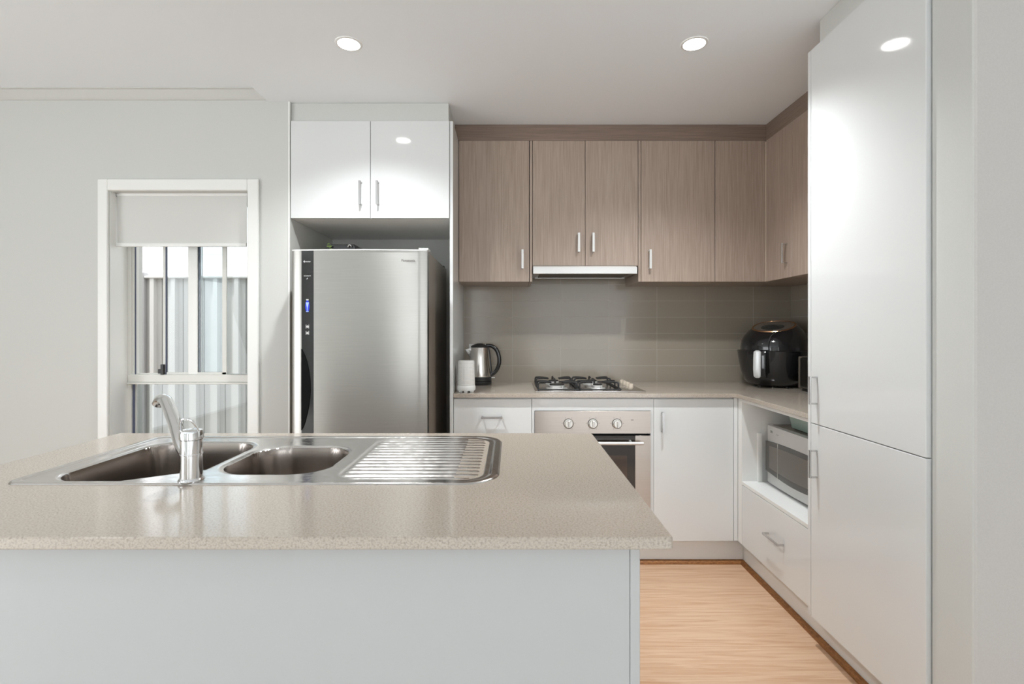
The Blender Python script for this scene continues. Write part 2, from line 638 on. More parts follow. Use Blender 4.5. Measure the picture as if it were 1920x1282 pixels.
# ------------------------------------------------------------------ window
win = bpy.data.objects.new('window_1', None)
C.objects.link(win)
win.location = ((WX0 + WX1) / 2, 2.715, WZ0)
win['kind'] = 'structure'
Y0, Y1 = 2.715, 2.775
w = MB()
fx0 = WX0 + 0.001
fx1 = WX1 - 0.001
w.box(fx0, mx(246, Y0), Y0, Y1, WZ0, WZ1 - 0.001, 0.002)
w.box(fx1 - 0.03, fx1, Y0, Y1, WZ0, WZ1 - 0.001, 0.002)
w.box(fx0, fx1, Y0, Y1, WZ1 - 0.04, WZ1 - 0.001, 0.002)
w.box(fx0, fx1, Y0, Y1, WZ0, WZ0 + 0.035, 0.002)
w.build('window_frame', M_wframe, win)
zt1, zt0 = mz(702, Y0), mz(720, Y0)
w = MB()
w.box(mx(241, Y0), fx1, Y0 - 0.006, Y1, zt0 + 0.010, zt1, 0.003)
w.box(mx(241, Y0), fx1, Y0 - 0.012, Y1, zt0, zt0 + 0.010, 0.002)
w.build('transom', M_wframe, win)
w = MB()
w.box(mx(352, Y0), mx(370, Y0), Y0 + 0.001, Y1 - 0.01, zt1, WZ1 - 0.04, 0.002)
w.build('mullion', M_trim, win)
w = MB()
w.box(mx(369.8, Y0), mx(372.2, Y0), Y0 + 0.011, Y0 + 0.016, zt1, WZ1 - 0.04)
w.box(mx(350.5, Y0), mx(352, Y0), Y0 + 0.011, Y0 + 0.016, zt1, WZ1 - 0.04)
w.box(mx(246, Y0), mx(250, Y0), Y0 + 0.01, Y0 + 0.014, WZ0 + 0.035, zt0)
w.box(mx(250.5, Y0), mx(252, Y0), Y0 + 0.01, Y0 + 0.014, zt1, WZ1 - 0.04)
w.build('rubber_seal', M_navy, win)
w = MB()
w.box(mx(246, Y0), mx(250.5, Y0), Y0 + 0.004, Y1 - 0.02, zt1, WZ1 - 0.04, 0.001)
w.build('jamb_stop', M_sash, win)
s_ = MB()
s_.box(mx(305, Y0), mx(310, Y0), Y0 + 0.002, Y0 + 0.01, zt1, WZ1 - 0.04, 0.001)
s_.box(mx(416, Y0), mx(424.5, Y0), Y0 + 0.002, Y0 + 0.01, zt1, WZ1 - 0.04, 0.001)
s_.box(mx(305, Y0), mx(424, Y0), Y0 + 0.002, Y0 + 0.01, zt1, zt1 + 0.012, 0.001)
s_.box(mx(252, Y0), mx(305, Y0), Y0 + 0.012, Y0 + 0.03, zt1, zt1 + 0.006, 0.001)
sash = s_.build('sliding_sash', M_sash, win)
MB().box(mx(310, Y0), mx(312, Y0), Y0 + 0.001, Y0 + 0.009, zt1, WZ1 - 0.04).build('sash_seal', M_navy, sash)
l_ = MB()
l_.box(mx(302, 2.71), mx(308, 2.71), 2.703, 2.717, mz(702, 2.71), mz(683, 2.71), 0.002)
l_.box(mx(296, 2.71), mx(302, 2.71), 2.708, 2.717, mz(700, 2.71), mz(692, 2.71), 0.002)
l_.build('latch', M_blackm, sash)
MB().box(mx(311, Y0), mx(416, Y0), Y0 + 0.005, Y0 + 0.008, zt1 + 0.01, WZ1 - 0.05).build('glass_pane', M_glass, sash)
MB().box(mx(371, Y0), fx1 - 0.028, Y0 + 0.03, Y0 + 0.034, zt1, WZ1 - 0.04).build('glass_pane', M_glass, win)
MB().box(mx(249, Y0), fx1 - 0.028, Y0 + 0.03, Y0 + 0.034, WZ0 + 0.03, zt0 + 0.002).build('glass_pane', M_glass, win)

# roller blind
yb = 2.640
bl = thing('roller_blind', 'pale grey roller blind pulled a quarter down in the window recess', 'blind',
           ((mx(218, yb) + mx(463, yb)) / 2, yb, mz(362, yb)))
bx0, bx1 = mx(219.5, yb) + 0.0, mx(463, yb)
w = MB()
w.box(bx0, bx1, yb, yb + 0.0015, mz(457, yb), mz(366, yb))
w.build('fabric', M_fabric, bl, smooth=0)
w = MB()
w.lathe([(0.012, bx0 - 0.002), (0.012, bx1 + 0.004)], (0, yb + 0.008, mz(364, yb)), 20, 'x')
w.build('roller_tube', M_white_p, bl)
MB().box(bx0 - 0.005, bx1 - 0.002, yb - 0.006, yb + 0.008, mz(462.5, yb), mz(455.5, yb), 0.003, 2).build('bottom_rail', M_trim, bl)
w = MB()
w.box(mx(216.5, yb), mx(219.5, yb), yb - 0.006, yb + 0.02, mz(369, yb), mz(361, yb), 0.001)
w.build('bracket', M_handle, bl)
w = MB()
w.box(mx(464, yb), mx(467, yb), yb - 0.006, yb + 0.02, mz(369, yb), mz(361, yb), 0.001)
w.build('bracket', M_handle, bl)
w = MB()
for i in range(4):
    w.lathe([(0.0005, -0.002), (0.002, 0), (0.0005, 0.002)], (mx(220 + i * 1.6, yb), yb - 0.012, mz(363 + (i % 2) * 1.2, yb)), 8)
w.build('chain', M_handle, bl)

# ------------------------------------------------------------------ outside
o = struct(MB().box(-12, 6, 2.84, 12, -0.25, -0.2).build('ground', M_gravel, smooth=0))
yf = 4.3
ft = mz(519, yf)
fe = thing('fence', 'pale ribbed steel boundary fence seen through the window', 'fence', (-2.4, yf, -0.2))


def ribs(x0, x1):
    pts = []
    x = x0
    pitch = 0.178
    while x < x1 - 0.01:
        for dx, dy in ((0, 0), (0.050, 0), (0.058, -0.035), (0.092, -0.035), (0.100, 0), (0.136, 0), (0.139, 0.012), (0.143, 0.012), (0.146, 0)):
            pts.append((x + dx, yf + dy))
        x += pitch
    pts.append((x, yf))
    return pts


def sheet(x0, x1, name):
    p = ribs(x0, x1)
    poly = p + [(a, b + 0.003) for a, b in reversed(p)]
    m = MB()
    b = bmesh.new()
    lo = [b.verts.new((a, c_, -0.15)) for a, c_ in p]
    hi = [b.verts.new((a, c_, ft - 0.005)) for a, c_ in p]
    lo2 = [b.verts.new((a, c_ + 0.004, -0.15)) for a, c_ in p]
    hi2 = [b.verts.new((a, c_ + 0.004, ft - 0.005)) for a, c_ in p]
    for i in range(len(p) - 1):
        b.faces.new((lo[i], lo[i + 1], hi[i + 1], hi[i]))
        b.faces.new((lo2[i + 1], lo2[i], hi2[i], hi2[i + 1]))
        b.faces.new((hi[i], hi[i + 1], hi2[i + 1], hi2[i]))
    bmesh.ops.recalc_face_normals(b, faces=b.faces[:])
    m._merge(b)
    return m.build(name, M_fence, fe, smooth=0)


sheet(-3.10, -0.4, 'ribbed_sheet')
sheet(-5.006, -3.23, 'ribbed_sheet')
px0, px1 = mx(256, yf), mx(276, yf)
w = MB()
w.box(px0, px1, yf - 0.045, yf + 0.02, -0.2, mz(511, yf), 0.006)
w.box(px0 + 0.03, px1 - 0.02, yf - 0.055, yf - 0.045, -0.2, mz(512, yf), 0.002)
w.build('post', M_fpost, fe, smooth=0)
w = MB()
w.box(px1, -0.4, yf - 0.045, yf + 0.02, ft - 0.015, ft + 0.006, 0.008, 2)
w.build('top_rail', M_fence, fe)
w = MB()
w.box(-5.0, px0, yf - 0.045, yf + 0.02, ft - 0.10, ft - 0.06, 0.008, 2)
w.build('top_rail', M_fence, fe)

ho = thing('neighbouring_house', 'pale weatherboard house rising beyond the boundary fence', 'building', (-3, 7.3, -0.2))
w = MB()
k = 0
z = -0.2
while z < 4.2:
    w.prism([(7.3, z), (7.285, z), (7.3, z + 0.18)], 'x', mx(262, 7.3), 1)
    z += 0.18
w.box(mx(262, 7.3), 1, 7.3, 9, -0.2, 4.2)
w.build('weatherboard_wall', M_cladding, ho, smooth=0)
w = MB()
w.prism([(mx(240, 7), 4.4), (mx(258, 7), 4.4), (mx(270, 7), 3.05), (mx(262, 7), 3.0)], 'y', 6.95, 7.1)
w.box(mx(262, 7.0), 1, 6.7, 7.3, 4.2, 4.4)
w.build('eaves', M_fpost, ho, smooth=0)

# ------------------------------------------------------------------ handles
def handle(parent, c, axis, nrm, length, name='handle', m=None, w_=0.010, t=0.006, out=0.030):
    """bow handle: flat bar on two legs. c: centre on the door face, axis: bar direction, nrm: outwards"""
    m = m or M_handle
    a, n = Vector(axis), Vector(nrm)
    s = a.cross(n)
    h = MB()

    def obox(ca, cn, la, ln, ls):
        b = bmesh.new()
        bmesh.ops.create_cube(b, size=1)
        for v in b.verts:
            p = v.co.copy()
            v.co = Vector(c) + a * (ca + p.x * la) + n * (cn + p.y * ln) + s * (p.z * ls)
        bmesh.ops.bevel(b, geom=b.edges[:], offset=0.0008, segments=1, affect='EDGES')
        bmesh.ops.recalc_face_normals(b, faces=b.faces[:])
        h._merge(b)
    obox(0, out - t / 2, length, t, w_)
    for sg in (-1, 1):
        obox(sg * (length / 2 - 0.003), out / 2 - t / 2, 0.006, out - t, w_ * 0.9)
    return h.build(name, m, parent)


def door(parent, x0, x1, y, z0, z1, mat_, name='door', t=0.018, bev=0.0012):
    return MB().box(x0, x1, y, y + t, z0, z1, bev).build(name, mat_, parent, smooth=0)


def door_x(parent, x, y0, y1, z0, z1, mat_, name='door', t=0.018, bev=0.0012):
    return MB().box(x, x + t, y0, y1, z0, z1, bev).build(name, mat_, parent, smooth=0)


def hollow(parent, x0, x1, y0, y1, z0, z1, m, name='carcass', t=0.016, open_='-y'):
    """cabinet box open towards its doors"""
    w = MB()
    if open_ == '-y':
        w.box(x0, x0 + t, y0, y1, z0, z1)
        w.box(x1 - t, x1, y0, y1, z0, z1)
        w.box(x0 + t, x1 - t, y0, y1, z0, z0 + t)
        w.box(x0 + t, x1 - t, y0, y1, z1 - t, z1)
        w.box(x0 + t, x1 - t, y1 - t, y1, z0 + t, z1 - t)
    else:
        w.box(x0, x1, y0, y0 + t, z0, z1)
        w.box(x0, x1, y1 - t, y1, z0, z1)
        w.box(x0, x1, y0 + t, y1 - t, z0, z0 + t)
        w.box(x0, x1, y0 + t, y1 - t, z1 - t, z1)
        w.box(x1 - t, x1, y0 + t, y1 - t, z0 + t, z1 - t)
    return w.build(name, m, parent, smooth=0)


# ------------------------------------------------------------------ fridge alcove joinery
ap = MB().box(-0.3147, -0.298, 2.607, YB + 0.007, 0, 2.303, 0.001).build('end_panel', M_gloss, smooth=0)
tag(ap, 'tall white gloss end panel between the fridge and the kettle bench', 'panel')
oc = thing('overhead_cabinet', 'white gloss two-door cupboard above the fridge', 'cabinet', (-0.724, 2.9, 1.80))
hollow(oc, -1.131, -0.3155, 2.6185, YB, 1.802, 2.302, M_satin)
d = door(oc, -1.130, -0.7225, 2.600, 1.8017, 2.302, M_gloss)
handle(d, (mx(677, 2.6), 2.6, 1.927), (0, 0, 1), (0, -1, 0), 0.118)
d = door(oc, -0.7198, -0.3165, 2.600, 1.8017, 2.302, M_gloss)
handle(d, (mx(709, 2.6), 2.6, 1.927), (0, 0, 1), (0, -1, 0), 0.118)
bh = MB().box(-1.1325, -0.3215, 2.615, YB + 0.007, 2.3035, ZC - 0.001, 0.001).build('filler_box', M_wall, smooth=0)
tag(bh, 'plain white bulkhead box between the fridge cupboard and the ceiling', 'bulkhead')

# ------------------------------------------------------------------ refrigerator
FY = 2.36
fr_ = thing('refrigerator', 'tall brushed stainless steel fridge with black control strip', 'refrigerator', (-0.71, 2.75, 0))
FX0, FX1 = mx(544.5, FY), mx(800, FY)
ZF = mz(467, FY)
w = MB()
w.box(mx(549, 2.43), -0.395, 2.435, 3.10, 0.03, 1.604, 0.004)
w.build('body', M_fridge_side, fr_, smooth=0)
for x in (-0.98, -0.45):
    for y in (2.5, 3.03):
        MB().lathe([(0.02, 0.0), (0.02, 0.032)], (x, y, 0), 16).build('foot', M_blackm, fr_)


def curved_slab(x0, x1, yf_, bulge, yb_, z0, z1, xa=None, xb=None, n=28, off=0.0, rr=0.007):
    """slab whose front is a shallow convex arc between x0 and x1; limited to xa..xb"""
    xa = x0 if xa is None else xa
    xb = x1 if xb is None else xb
    pts = []
    for i in range(n + 1):
        x = xa + (xb - xa) * i / n
        u = (x - (x0 + x1) / 2) / ((x1 - x0) / 2)
        e = 0
        de = min(x - x0, x1 - x)
        if de < rr:
            e = rr - math.sqrt(max(0, rr * rr - (rr - de) ** 2))
        pts.append((x, yf_ + bulge * u * u + e - off))
    pts += [(xb, yb_), (xa, yb_)]
    m = MB()
    m.prism(pts, 'z', z0, z1)
    return m


SX0, SX1 = mx(564, FY), mx(587, FY)
w = curved_slab(FX0, FX1, FY, 0.013, 2.425, 0.70, ZF - 0.006)
dr = w.build('upper_door', M_fridge, fr_, smooth=25)
w = curved_slab(FX0, FX1, FY, 0.013, 2.425, 0.06, 0.693)
w.build('lower_door', M_fridge, fr_, smooth=25)
w = curved_slab(FX0, FX1, FY - 0.003, 0.013, 2.425, ZF - 0.006, ZF)
w.build('top_cap', M_alu, dr, smooth=25)
# dark seal line and body front edge strip
MB().box(FX1 - 0.03, -0.3955, 2.425, 2.4352, 0.06, ZF - 0.012).build('door_seal', M_dark, fr_, smooth=0)
w = MB()
w.box(-0.44, -0.392, 2.41, 2.475, 1.604, 1.618, 0.002)
w.build('hinge_cover', M_alu, fr_, smooth=0)
w = MB()
w.box(-0.43, -0.40, 3.03, 3.07, 1.604, 1.613, 0.002)
w.build('rear_bumper', M_blackm, fr_, smooth=0)
w = curved_slab(FX0, FX1, FY, 0.013, 2.40, 0.705, ZF - 0.003, SX0, SX1, 10, 0.0015)
st = w.build('control_strip', M_bglass, dr, smooth=25)


def fy(x):
    u = (x - (FX0 + FX1) / 2) / ((FX1 - FX0) / 2)
    return FY + 0.013 * u * u - 0.0018


# finger recess: D-shaped dark pocket in the strip
zt, zb = mz(655, FY), mz(806, FY)
pts = []
for i in range(17):
    t = i / 16
    zz = zb + (zt - zb) * t
    pts.append((SX0 + 0.0015 + (0.043 if True else 0) * math.sin(PI * t) ** 0.62 * (0.62 + 0.38 * math.cos((t - 0.62) * 2)), zz))
pts = [(SX0 + 0.001, zb - 0.002)] + pts[1:-1] + [(SX0 + 0.001, zt + 0.002)]
w = MB()
yy = fy((SX0 + SX1) / 2)
w.prism(pts, 'y', yy - 0.004, yy + 0.012)
w.build('handle_recess', M_recess, dr, smooth=0)


def T(x, z, y=None):
    return Matrix.Translation((x, (fy(x) - 0.0008) if y is None else y, z)) @ FACE_CAM


xs = mx(575.5, FY)
text('logo_lettering', 'Inverter', 0.0095, M_print, dr, T(xs, mz(490, FY)))
w = MB()
w.prism([(xs - 0.019, mz(490, FY)), (xs - 0.013, mz(487.6, FY)), (xs - 0.013, mz(492.4, FY))], 'y', fy(xs) - 0.001, fy(xs))
w.build('logo_arrow', M_print, dr, smooth=0)
text('logo_lettering', 'ECONAVI', 0.0075, M_print, dr, T(xs, mz(517, FY)))
w = MB()
w.prism([(xs - 0.004, mz(524, FY)), (xs + 0.003, mz(521.5, FY)), (xs + 0.003, mz(519.8, FY)), (xs - 0.003, mz(522, FY))], 'y', fy(xs) - 0.001, fy(xs))
w.build('leaf_icon', M_handle, dr, smooth=0)
w = MB()
w.lathe([(0.0032, fy(xs) - 0.001), (0.0032, fy(xs))], (xs, 0, mz(511.5, FY)), 16, 'y')
w.build('sensor', M_dark, dr)
w = MB()
w.box(xs - 0.006, xs + 0.006, fy(xs) - 0.001, fy(xs), mz(563, FY), mz(560.5, FY))
w.build('display_caption', M_handle, dr, smooth=0)
pts = [(xs + 0.010 * math.cos(a) * 1.0, mz(574, FY) + 0.028 * math.sin(a)) for a in [2 * PI * i / 24 for i in range(24)]]
w = MB()
w.prism(pts, 'y', fy(xs) - 0.0009, fy(xs))
w.build('display', M_blue, dr, smooth=0)
w = MB()
w.prism([(xs - 0.0075, mz(566.5, FY)), (xs + 0.0075, mz(566.5, FY)), (xs + 0.0015, mz(577, FY)), (xs + 0.0012, mz(583, FY)),
         (xs - 0.0012, mz(583, FY)), (xs - 0.0015, mz(577, FY))], 'y', fy(xs) - 0.0016, fy(xs) - 0.0008)
w.box(xs - 0.006, xs + 0.006, fy(xs) - 0.0016, fy(xs) - 0.0008, mz(584.5, FY), mz(583.2, FY))
w.build('display_symbol', M_bluew, dr, smooth=0)
for zc in (612, 624):
    w = MB()
    for dx in (-0.0065, 0.0065):
        w.box(xs + dx - 0.0009, xs + dx + 0.0009, fy(xs) - 0.001, fy(xs), mz(zc + 3.5, FY), mz(zc - 3.5, FY))
    w.box(xs - 0.0065, xs + 0.0065, fy(xs) - 0.001, fy(xs), mz(zc + 1.2, FY), mz(zc - 0.6, FY))
    w.box(xs - 0.002, xs + 0.002, fy(xs) - 0.001, fy(xs), mz(zc + 2.6, FY), mz(zc - 2.2, FY))
    w.build('button_symbol', M_print, dr, smooth=0)
xl = mx(765, FY)
text('brand_lettering', 'Panasonic', 0.0165, M_greyp, dr, T(xl, mz(488, FY), fy(xl) + 0.0012), 0.0015)

# tray with leaves on the fridge
tr_ = thing('tray', 'low black tray with a green sprig lying on top of the fridge', 'tray', (mx(645, 2.8), 2.8, 1.604))
w = MB()
tx0, tx1 = mx(621, 2.75), mx(668, 2.75)
w.prism([(tx0, 1.6045), (tx1 + 0.02, 1.6045), (tx1, 1.688), (tx0 + 0.008, 1.688)], 'y', 2.72, 2.9, 0.003)
w.build('tray_body', M_black, tr_, smooth=0)
w = MB()
for i in range(7):
    a = i * 0.9
    cx, cz_ = tx0 + 0.004 + 0.008 * math.cos(a * 2.1), 1.675 + 0.014 * math.sin(a * 1.7)
    w.prism([(cx - 0.008, cz_), (cx, cz_ + 0.005), (cx + 0.010, cz_ + 0.002), (cx, cz_ - 0.005)], 'y', 2.705 + i * 0.002, 2.7075 + i * 0.002)
w.build('leaves', M_leaf, tr_, smooth=0)
w = MB()
w.tube(curve_pts([(mx(651, 2.7), 2.71, 1.672), (mx(654, 2.7), 2.708, 1.684), (mx(658, 2.7), 2.71, 1.675)]), 0.0035, 8)
w.build('clasp', M_handle, tr_)

# ------------------------------------------------------------------ wood-look wall cabinets
UY, UZ0, UZM, UZ1 = 2.886, 1.5034, 1.5946, 2.306
k = UY / 950


def ux(px):
    return (px - 958) * k


wc = thing('wall_cabinet', 'taupe wood-look wall cupboard left of the rangehood, one handle at its right', 'cabinet', (-0.09, 3.05, UZ0))
hollow(wc, -0.2965, ux(992.5), UY + 0.0185, YB - 0.001, UZ0, UZ1, M_wood)
d = door(wc, -0.2960, ux(992), UY, UZ0, UZ1, M_wood)
handle(d, (ux(979.5), UY, mz(486.5, UY)), (0, 0, 1), (0, -1, 0), 0.106, m=M_alu)

wc = thing('wall_cabinet', 'taupe wood-look double wall cupboard directly above the rangehood', 'cabinet', (0.43, 3.05, UZM))
w = MB()
w.box(ux(993.3), ux(998), UY, YB - 0.001, UZ0, UZ1, 0.001)
w.build('side_panel', M_wood, wc, smooth=0)
w = MB()
w.box(ux(1196.8), ux(1201.6), UY, YB - 0.001, UZ0, UZ1, 0.001)
w.build('side_panel', M_wood, wc, smooth=0)
hollow(wc, ux(998.2), ux(1196.6), UY + 0.0185, YB - 0.001, UZM, UZ1, M_wood)
d = door(wc, ux(998.8), ux(1096.8), UY, UZM, UZ1, M_wood)
handle(d, (ux(1084.5), UY, mz(455.5, UY)), (0, 0, 1), (0, -1, 0), 0.106, m=M_alu)
d = door(wc, ux(1097.6), ux(1196), UY, UZM, UZ1, M_wood)
handle(d, (ux(1111.5), UY, mz(455.5, UY)), (0, 0, 1), (0, -1, 0), 0.106, m=M_alu)

wc = thing('wall_cabinet', 'taupe wood-look wall cupboard right of the rangehood, handle at its lower left', 'cabinet', (0.95, 3.05, UZ0))
hollow(wc, ux(1202.4), ux(1340.4), UY + 0.0185, YB - 0.001, UZ0, UZ1, M_wood)
d = door(wc, ux(1202.4), ux(1340), UY, UZ0, UZ1, M_wood)
handle(d, (ux(1217.5), UY, mz(486.5, UY)), (0, 0, 1), (0, -1, 0), 0.106, m=M_alu)

wc = thing('wall_cabinet', 'taupe wood-look corner cupboard with a plain front and no handle', 'cabinet', (1.6, 3.05, UZ0))
w = MB()
w.box(ux(1341.2), XR - 0.001, UY + 0.0185, YB - 0.001, UZ0, UZ1)
w.build('carcass', M_wood, wc, smooth=0)
door(wc, ux(1341), 1.4495, UY, UZ0, UZ1, M_wood, 'fixed_panel')
MB().box(1.4495, 1.4535, UY - 0.003, UY + 0.001, UZ0 + 0.002, UZ1 - 0.005, 0.001).build('sealant_bead', M_cream, wc, smooth=0)

UX = 1.452
wc = thing('wall_cabinet', 'taupe wood-look cupboard on the right wall beside the tall pantry', 'cabinet', (1.6, 2.5, UZ0))
w = MB()
w.box(UX + 0.0185, XR - 0.001, 1.987, UY + 0.018, UZ0, UZ1)
w.build('carcass', M_wood, wc, smooth=0)
d = door_x(wc, UX, 2.6185, UY - 0.004, UZ0, UZ1, M_wood)
handle(d, (UX, 2.664, mz(475, 2.67)), (0, 1, 0) if False else (0, 0, 1), (-1, 0, 0), 0.106, m=M_handle)
d = door_x(wc, UX, 2.10, 2.616, UZ0, UZ1, M_wood)
w = MB()
w.box(UX, UX + 0.018, 1.987, 2.098, UZ0, UZ1)
w.build('filler_strip', M_wood, wc, smooth=0)

fa = MB()
fa.prism([(-0.3205, UY + 0.003), (UX + 0.003, UY + 0.003), (UX + 0.003, 1.987), (UX + 0.021, 1.987), (UX + 0.021, UY + 0.021), (-0.3205, UY + 0.021)],
         'z', 2.3075, ZC - 0.001)
tag(fa.build('fascia_board', M_wood_h, smooth=0), 'taupe fascia board with painted-in shade, closing the gap above the wall cupboards', 'fascia')

# rangehood
rh = thing('rangehood', 'slim stainless slide-out rangehood under the middle cupboards', 'rangehood', (0.43, 3.0, 1.547))
HY = 2.868
hx0, hx1 = mx(999.5, HY), mx(1195, HY)
MB().box(hx0, hx1, HY, HY + 0.02, mz(513, HY), mz(500, HY), 0.0015).build('front_panel', M_alu, rh, smooth=0)
w = MB()
zb0 = mz(513, HY)
w.box(hx0 + 0.001, hx1 - 0.001, HY + 0.0205, YB - 0.03, zb0 + 0.004, UZM - 0.001)
w.build('housing', M_steel, rh, smooth=0)
w = MB()
w.box(hx0 + 0.04, hx1 - 0.04, HY + 0.03, 3.10, zb0 + 0.0005, zb0 + 0.004)
w.build('grease_filter', mat('dark_filter_mesh', lin(92, 84, 74), 0.5, metal=0.6), rh, smooth=0)
w = MB()
w.box(hx0 + 0.02, hx1 - 0.02, 3.10, 3.125, zb0 - 0.004, zb0 + 0.004, 0.002)
w.build('light_bar', M_alu, rh, smooth=0)

# ------------------------------------------------------------------ base cabinets, back run
BY = 2.633
kk = BY / 950


def bx(px):
    return (px - 958) * kk


BZ0, BZ1 = 0.132, 0.869
bc = thing('drawer_unit', 'white base drawer unit beside the tall end panel and the fridge', 'cabinet', (-0.1, 2.92, 0))
hollow(bc, -0.2965, bx(997.2), BY + 0.0185, 3.19, BZ0, 0.879, M_satin)
for i, (a, b_) in enumerate(((0.652, BZ1), (0.392, 0.649), (BZ0, 0.389))):
    d = door(bc, -0.2965, bx(996.8), BY, a, b_, M_gloss, 'drawer_front')
    handle(d, ((mx(903, 2.61) + mx(941, 2.61)) / 2, BY, 0.777 if i == 0 else b_ - 0.07), (1, 0, 0), (0, -1, 0), 0.105)

OX0, OX1, OZ0, OZ1 = bx(1002.6), bx(1219.4), 0.212, 0.8085
bc = thing('oven_cabinet', 'white base cabinet framing the built-in oven', 'cabinet', (0.42, 2.92, 0))
w = MB()
w.box(bx(997.6), OX0 - 0.001, BY, BY + 0.018, BZ0, BZ1)
w.box(OX1 + 0.001, bx(1225.4), BY, BY + 0.018, BZ0, BZ1)
w.box(OX0 - 0.001, OX1 + 0.001, BY, BY + 0.018, OZ1 + 0.001, BZ1)
w.box(OX0 - 0.001, OX1 + 0.001, BY, BY + 0.018, BZ0, OZ0 - 0.001)
w.build('front_frame', M_gloss, bc, smooth=0)
hollow(bc, bx(997.6), bx(1225.4), BY + 0.0185, 3.19, BZ0, 0.879, M_satin)

# oven
ov = thing('oven', 'built-in stainless oven with three knobs below the gas cooktop', 'oven', ((OX0 + OX1) / 2, 2.9, OZ0))
OY = BY - 0.006
zc1 = mz(812.5, OY)
MB().box(OX0, OX1, OY, OY + 0.03, zc1, OZ1, 0.0004).build('control_panel', M_steel, ov, smooth=0)
MB().box(OX0 + 0.014, OX1 - 0.014, OY + 0.031, 3.1, OZ0 + 0.02, OZ1 - 0.02).build('oven_body', M_dark, ov, smooth=0)
for px in (1066, 1111.5, 1157):
    cx, cz_ = mx(px, OY), mz(794, OY)
    kb = MB()
    kb.lathe([(0.0235, OY - 0.001), (0.0235, OY - 0.003), (0.021, OY - 0.004)], (cx, 0, cz_), 32, 'y')
    kb.lathe([(0.020, OY - 0.002), (0.0195, OY - 0.020), (0.018, OY - 0.022)], (cx, 0, cz_), 32, 'y')
    kb.box(cx - 0.0045, cx + 0.0045, OY - 0.030, OY - 0.018, cz_ - 0.018, cz_ + 0.018, 0.002)
    ko = kb.build('knob', M_knob, ov)
    rg = MB()
    R = []
    for rr_, yy_ in ((0.0235, OY + 0.001), (0.0235, OY - 0.0035), (0.0265, OY - 0.0035), (0.0265, OY + 0.001)):
        R.append([(cx + rr_ * math.cos(2 * PI * i / 40), yy_, cz_ + rr_ * math.sin(2 * PI * i / 40)) for i in range(40)])
    rg.rings(R, False, False)
    rg.build('knob_ring', M_greyp, ko)
    for i in range(6):
        a = PI / 2 + (i - 2.5) * 1.02
        ux_, uz_ = cx + 0.033 * math.cos(a), cz_ + 0.033 * math.sin(a)
        MB().box(ux_ - 0.0022, ux_ + 0.0022, OY - 0.0004, OY + 0.001, uz_ - 0.0009, uz_ + 0.0009).build('dial_mark', M_dprint, ko, smooth=0)
MB().box(mx(1183, OY), mx(1188, OY), OY - 0.0004, OY + 0.001, mz(787.6, OY), mz(786.6, OY)).build('indicator', M_dprint, ov, smooth=0)
zd = mz(816.5, OY)
gx0, gx1 = OX0 + 0.072, mx(1191, OY)
w = MB()
w.box(OX0, gx0, OY, OY + 0.03, OZ0, zd, 0.001)
w.box(gx1, OX1, OY, OY + 0.03, OZ0, zd, 0.001)
w.box(gx0, gx1, OY, OY + 0.03, OZ0, OZ0 + 0.07, 0.001)
dd = w.build('oven_door', M_steel, ov, smooth=0)
MB().box(gx0, gx1, OY + 0.002, OY + 0.02, OZ0 + 0.07, zd - 0.001).build('door_glass', M_oglass, dd, smooth=0)
ix1, iz1 = mx(1176, OY), mz(854, OY)
MB().box(gx0 + 0.045, ix1, OY + 0.0008, OY + 0.003, OZ0 + 0.13, iz1).build('inner_window', mat('oven_inner_window', lin(74, 60, 50), 0.08), dd, smooth=0)
w = MB()
hz = mz(831, 2.595)
w.lathe([(0.0085, OX0 + 0.035), (0.0085, mx(1206, 2.595))], (0, 2.592, hz), 20, 'x')
for x in (OX0 + 0.075, mx(1184, 2.595)):
    w.tube([(x, 2.592, hz), (x, OY + 0.001, hz + 0.006)], 0.006, 12)
w.build('door_handle', M_alu, dd)

bc = thing('base_cabinet', 'white single-door base cupboard between the oven and the corner', 'cabinet', (0.95, 2.92, 0))
hollow(bc, bx(1226), bx(1383), BY + 0.0185, 3.19, BZ0, 0.879, M_satin)
d = door(bc, bx(1226), bx(1375.2), BY, BZ0, BZ1, M_gloss)
handle(d, (mx(1243, 2.61) + 0.002, BY, mz(793, 2.61)), (0, 0, 1), (0, -1, 0), 0.104)
door(bc, bx(1376), 1.1795, BY, BZ0, BZ1 + 0.008, M_gloss, 'corner_filler')

kb = MB().box(-0.2965, 1.24, 2.674, 2.690, 0.0, BZ0 - 0.001)
tag(kb.build('kickboard', M_gloss, smooth=0), 'white kickboard under the oven and back base cabinets', 'kickboard')
kb = MB().box(1.224, 1.240, 1.415, 2.673, 0.0, 0.119)
tag(kb.build('kickboard', M_gloss, smooth=0), 'white kickboard running below the microwave drawer and tall pantry', 'kickboard')

# ------------------------------------------------------------------ right run: microwave cabinet
RX = 1.18
mc = thing('microwave_cabinet', 'white open-shelf base cabinet with a drawer holding the microwave', 'cabinet', (1.46, 2.3, 0))
w = MB()
w.box(RX, RX + 0.02, 2.590, 2.6325, BZ0, 0.879)
w.box(RX + 0.02, 1.752, 2.590, 2.606, BZ0, 0.879)
w.box(RX, 1.752, 1.9865, 2.003, BZ0, 0.879)
w.box(RX, 1.752, 2.003, 2.590, 0.862, 0.879)
w.box(RX, 1.752, 2.003, 2.590, 0.4395, 0.4555)
w.box(1.736, 1.752, 2.003, 2.590, BZ0, 0.862)
w.box(RX + 0.02, 1.752, 2.003, 2.590, BZ0, 0.148)
w.build('carcass', M_satin, mc, smooth=0)
d = door_x(mc, RX, 2.0045, 2.5885, BZ0, 0.4365, M_gloss, 'drawer_front')
handle(d, (RX, 2.255, 0.298), (0, 1, 0), (-1, 0, 0), 0.135)

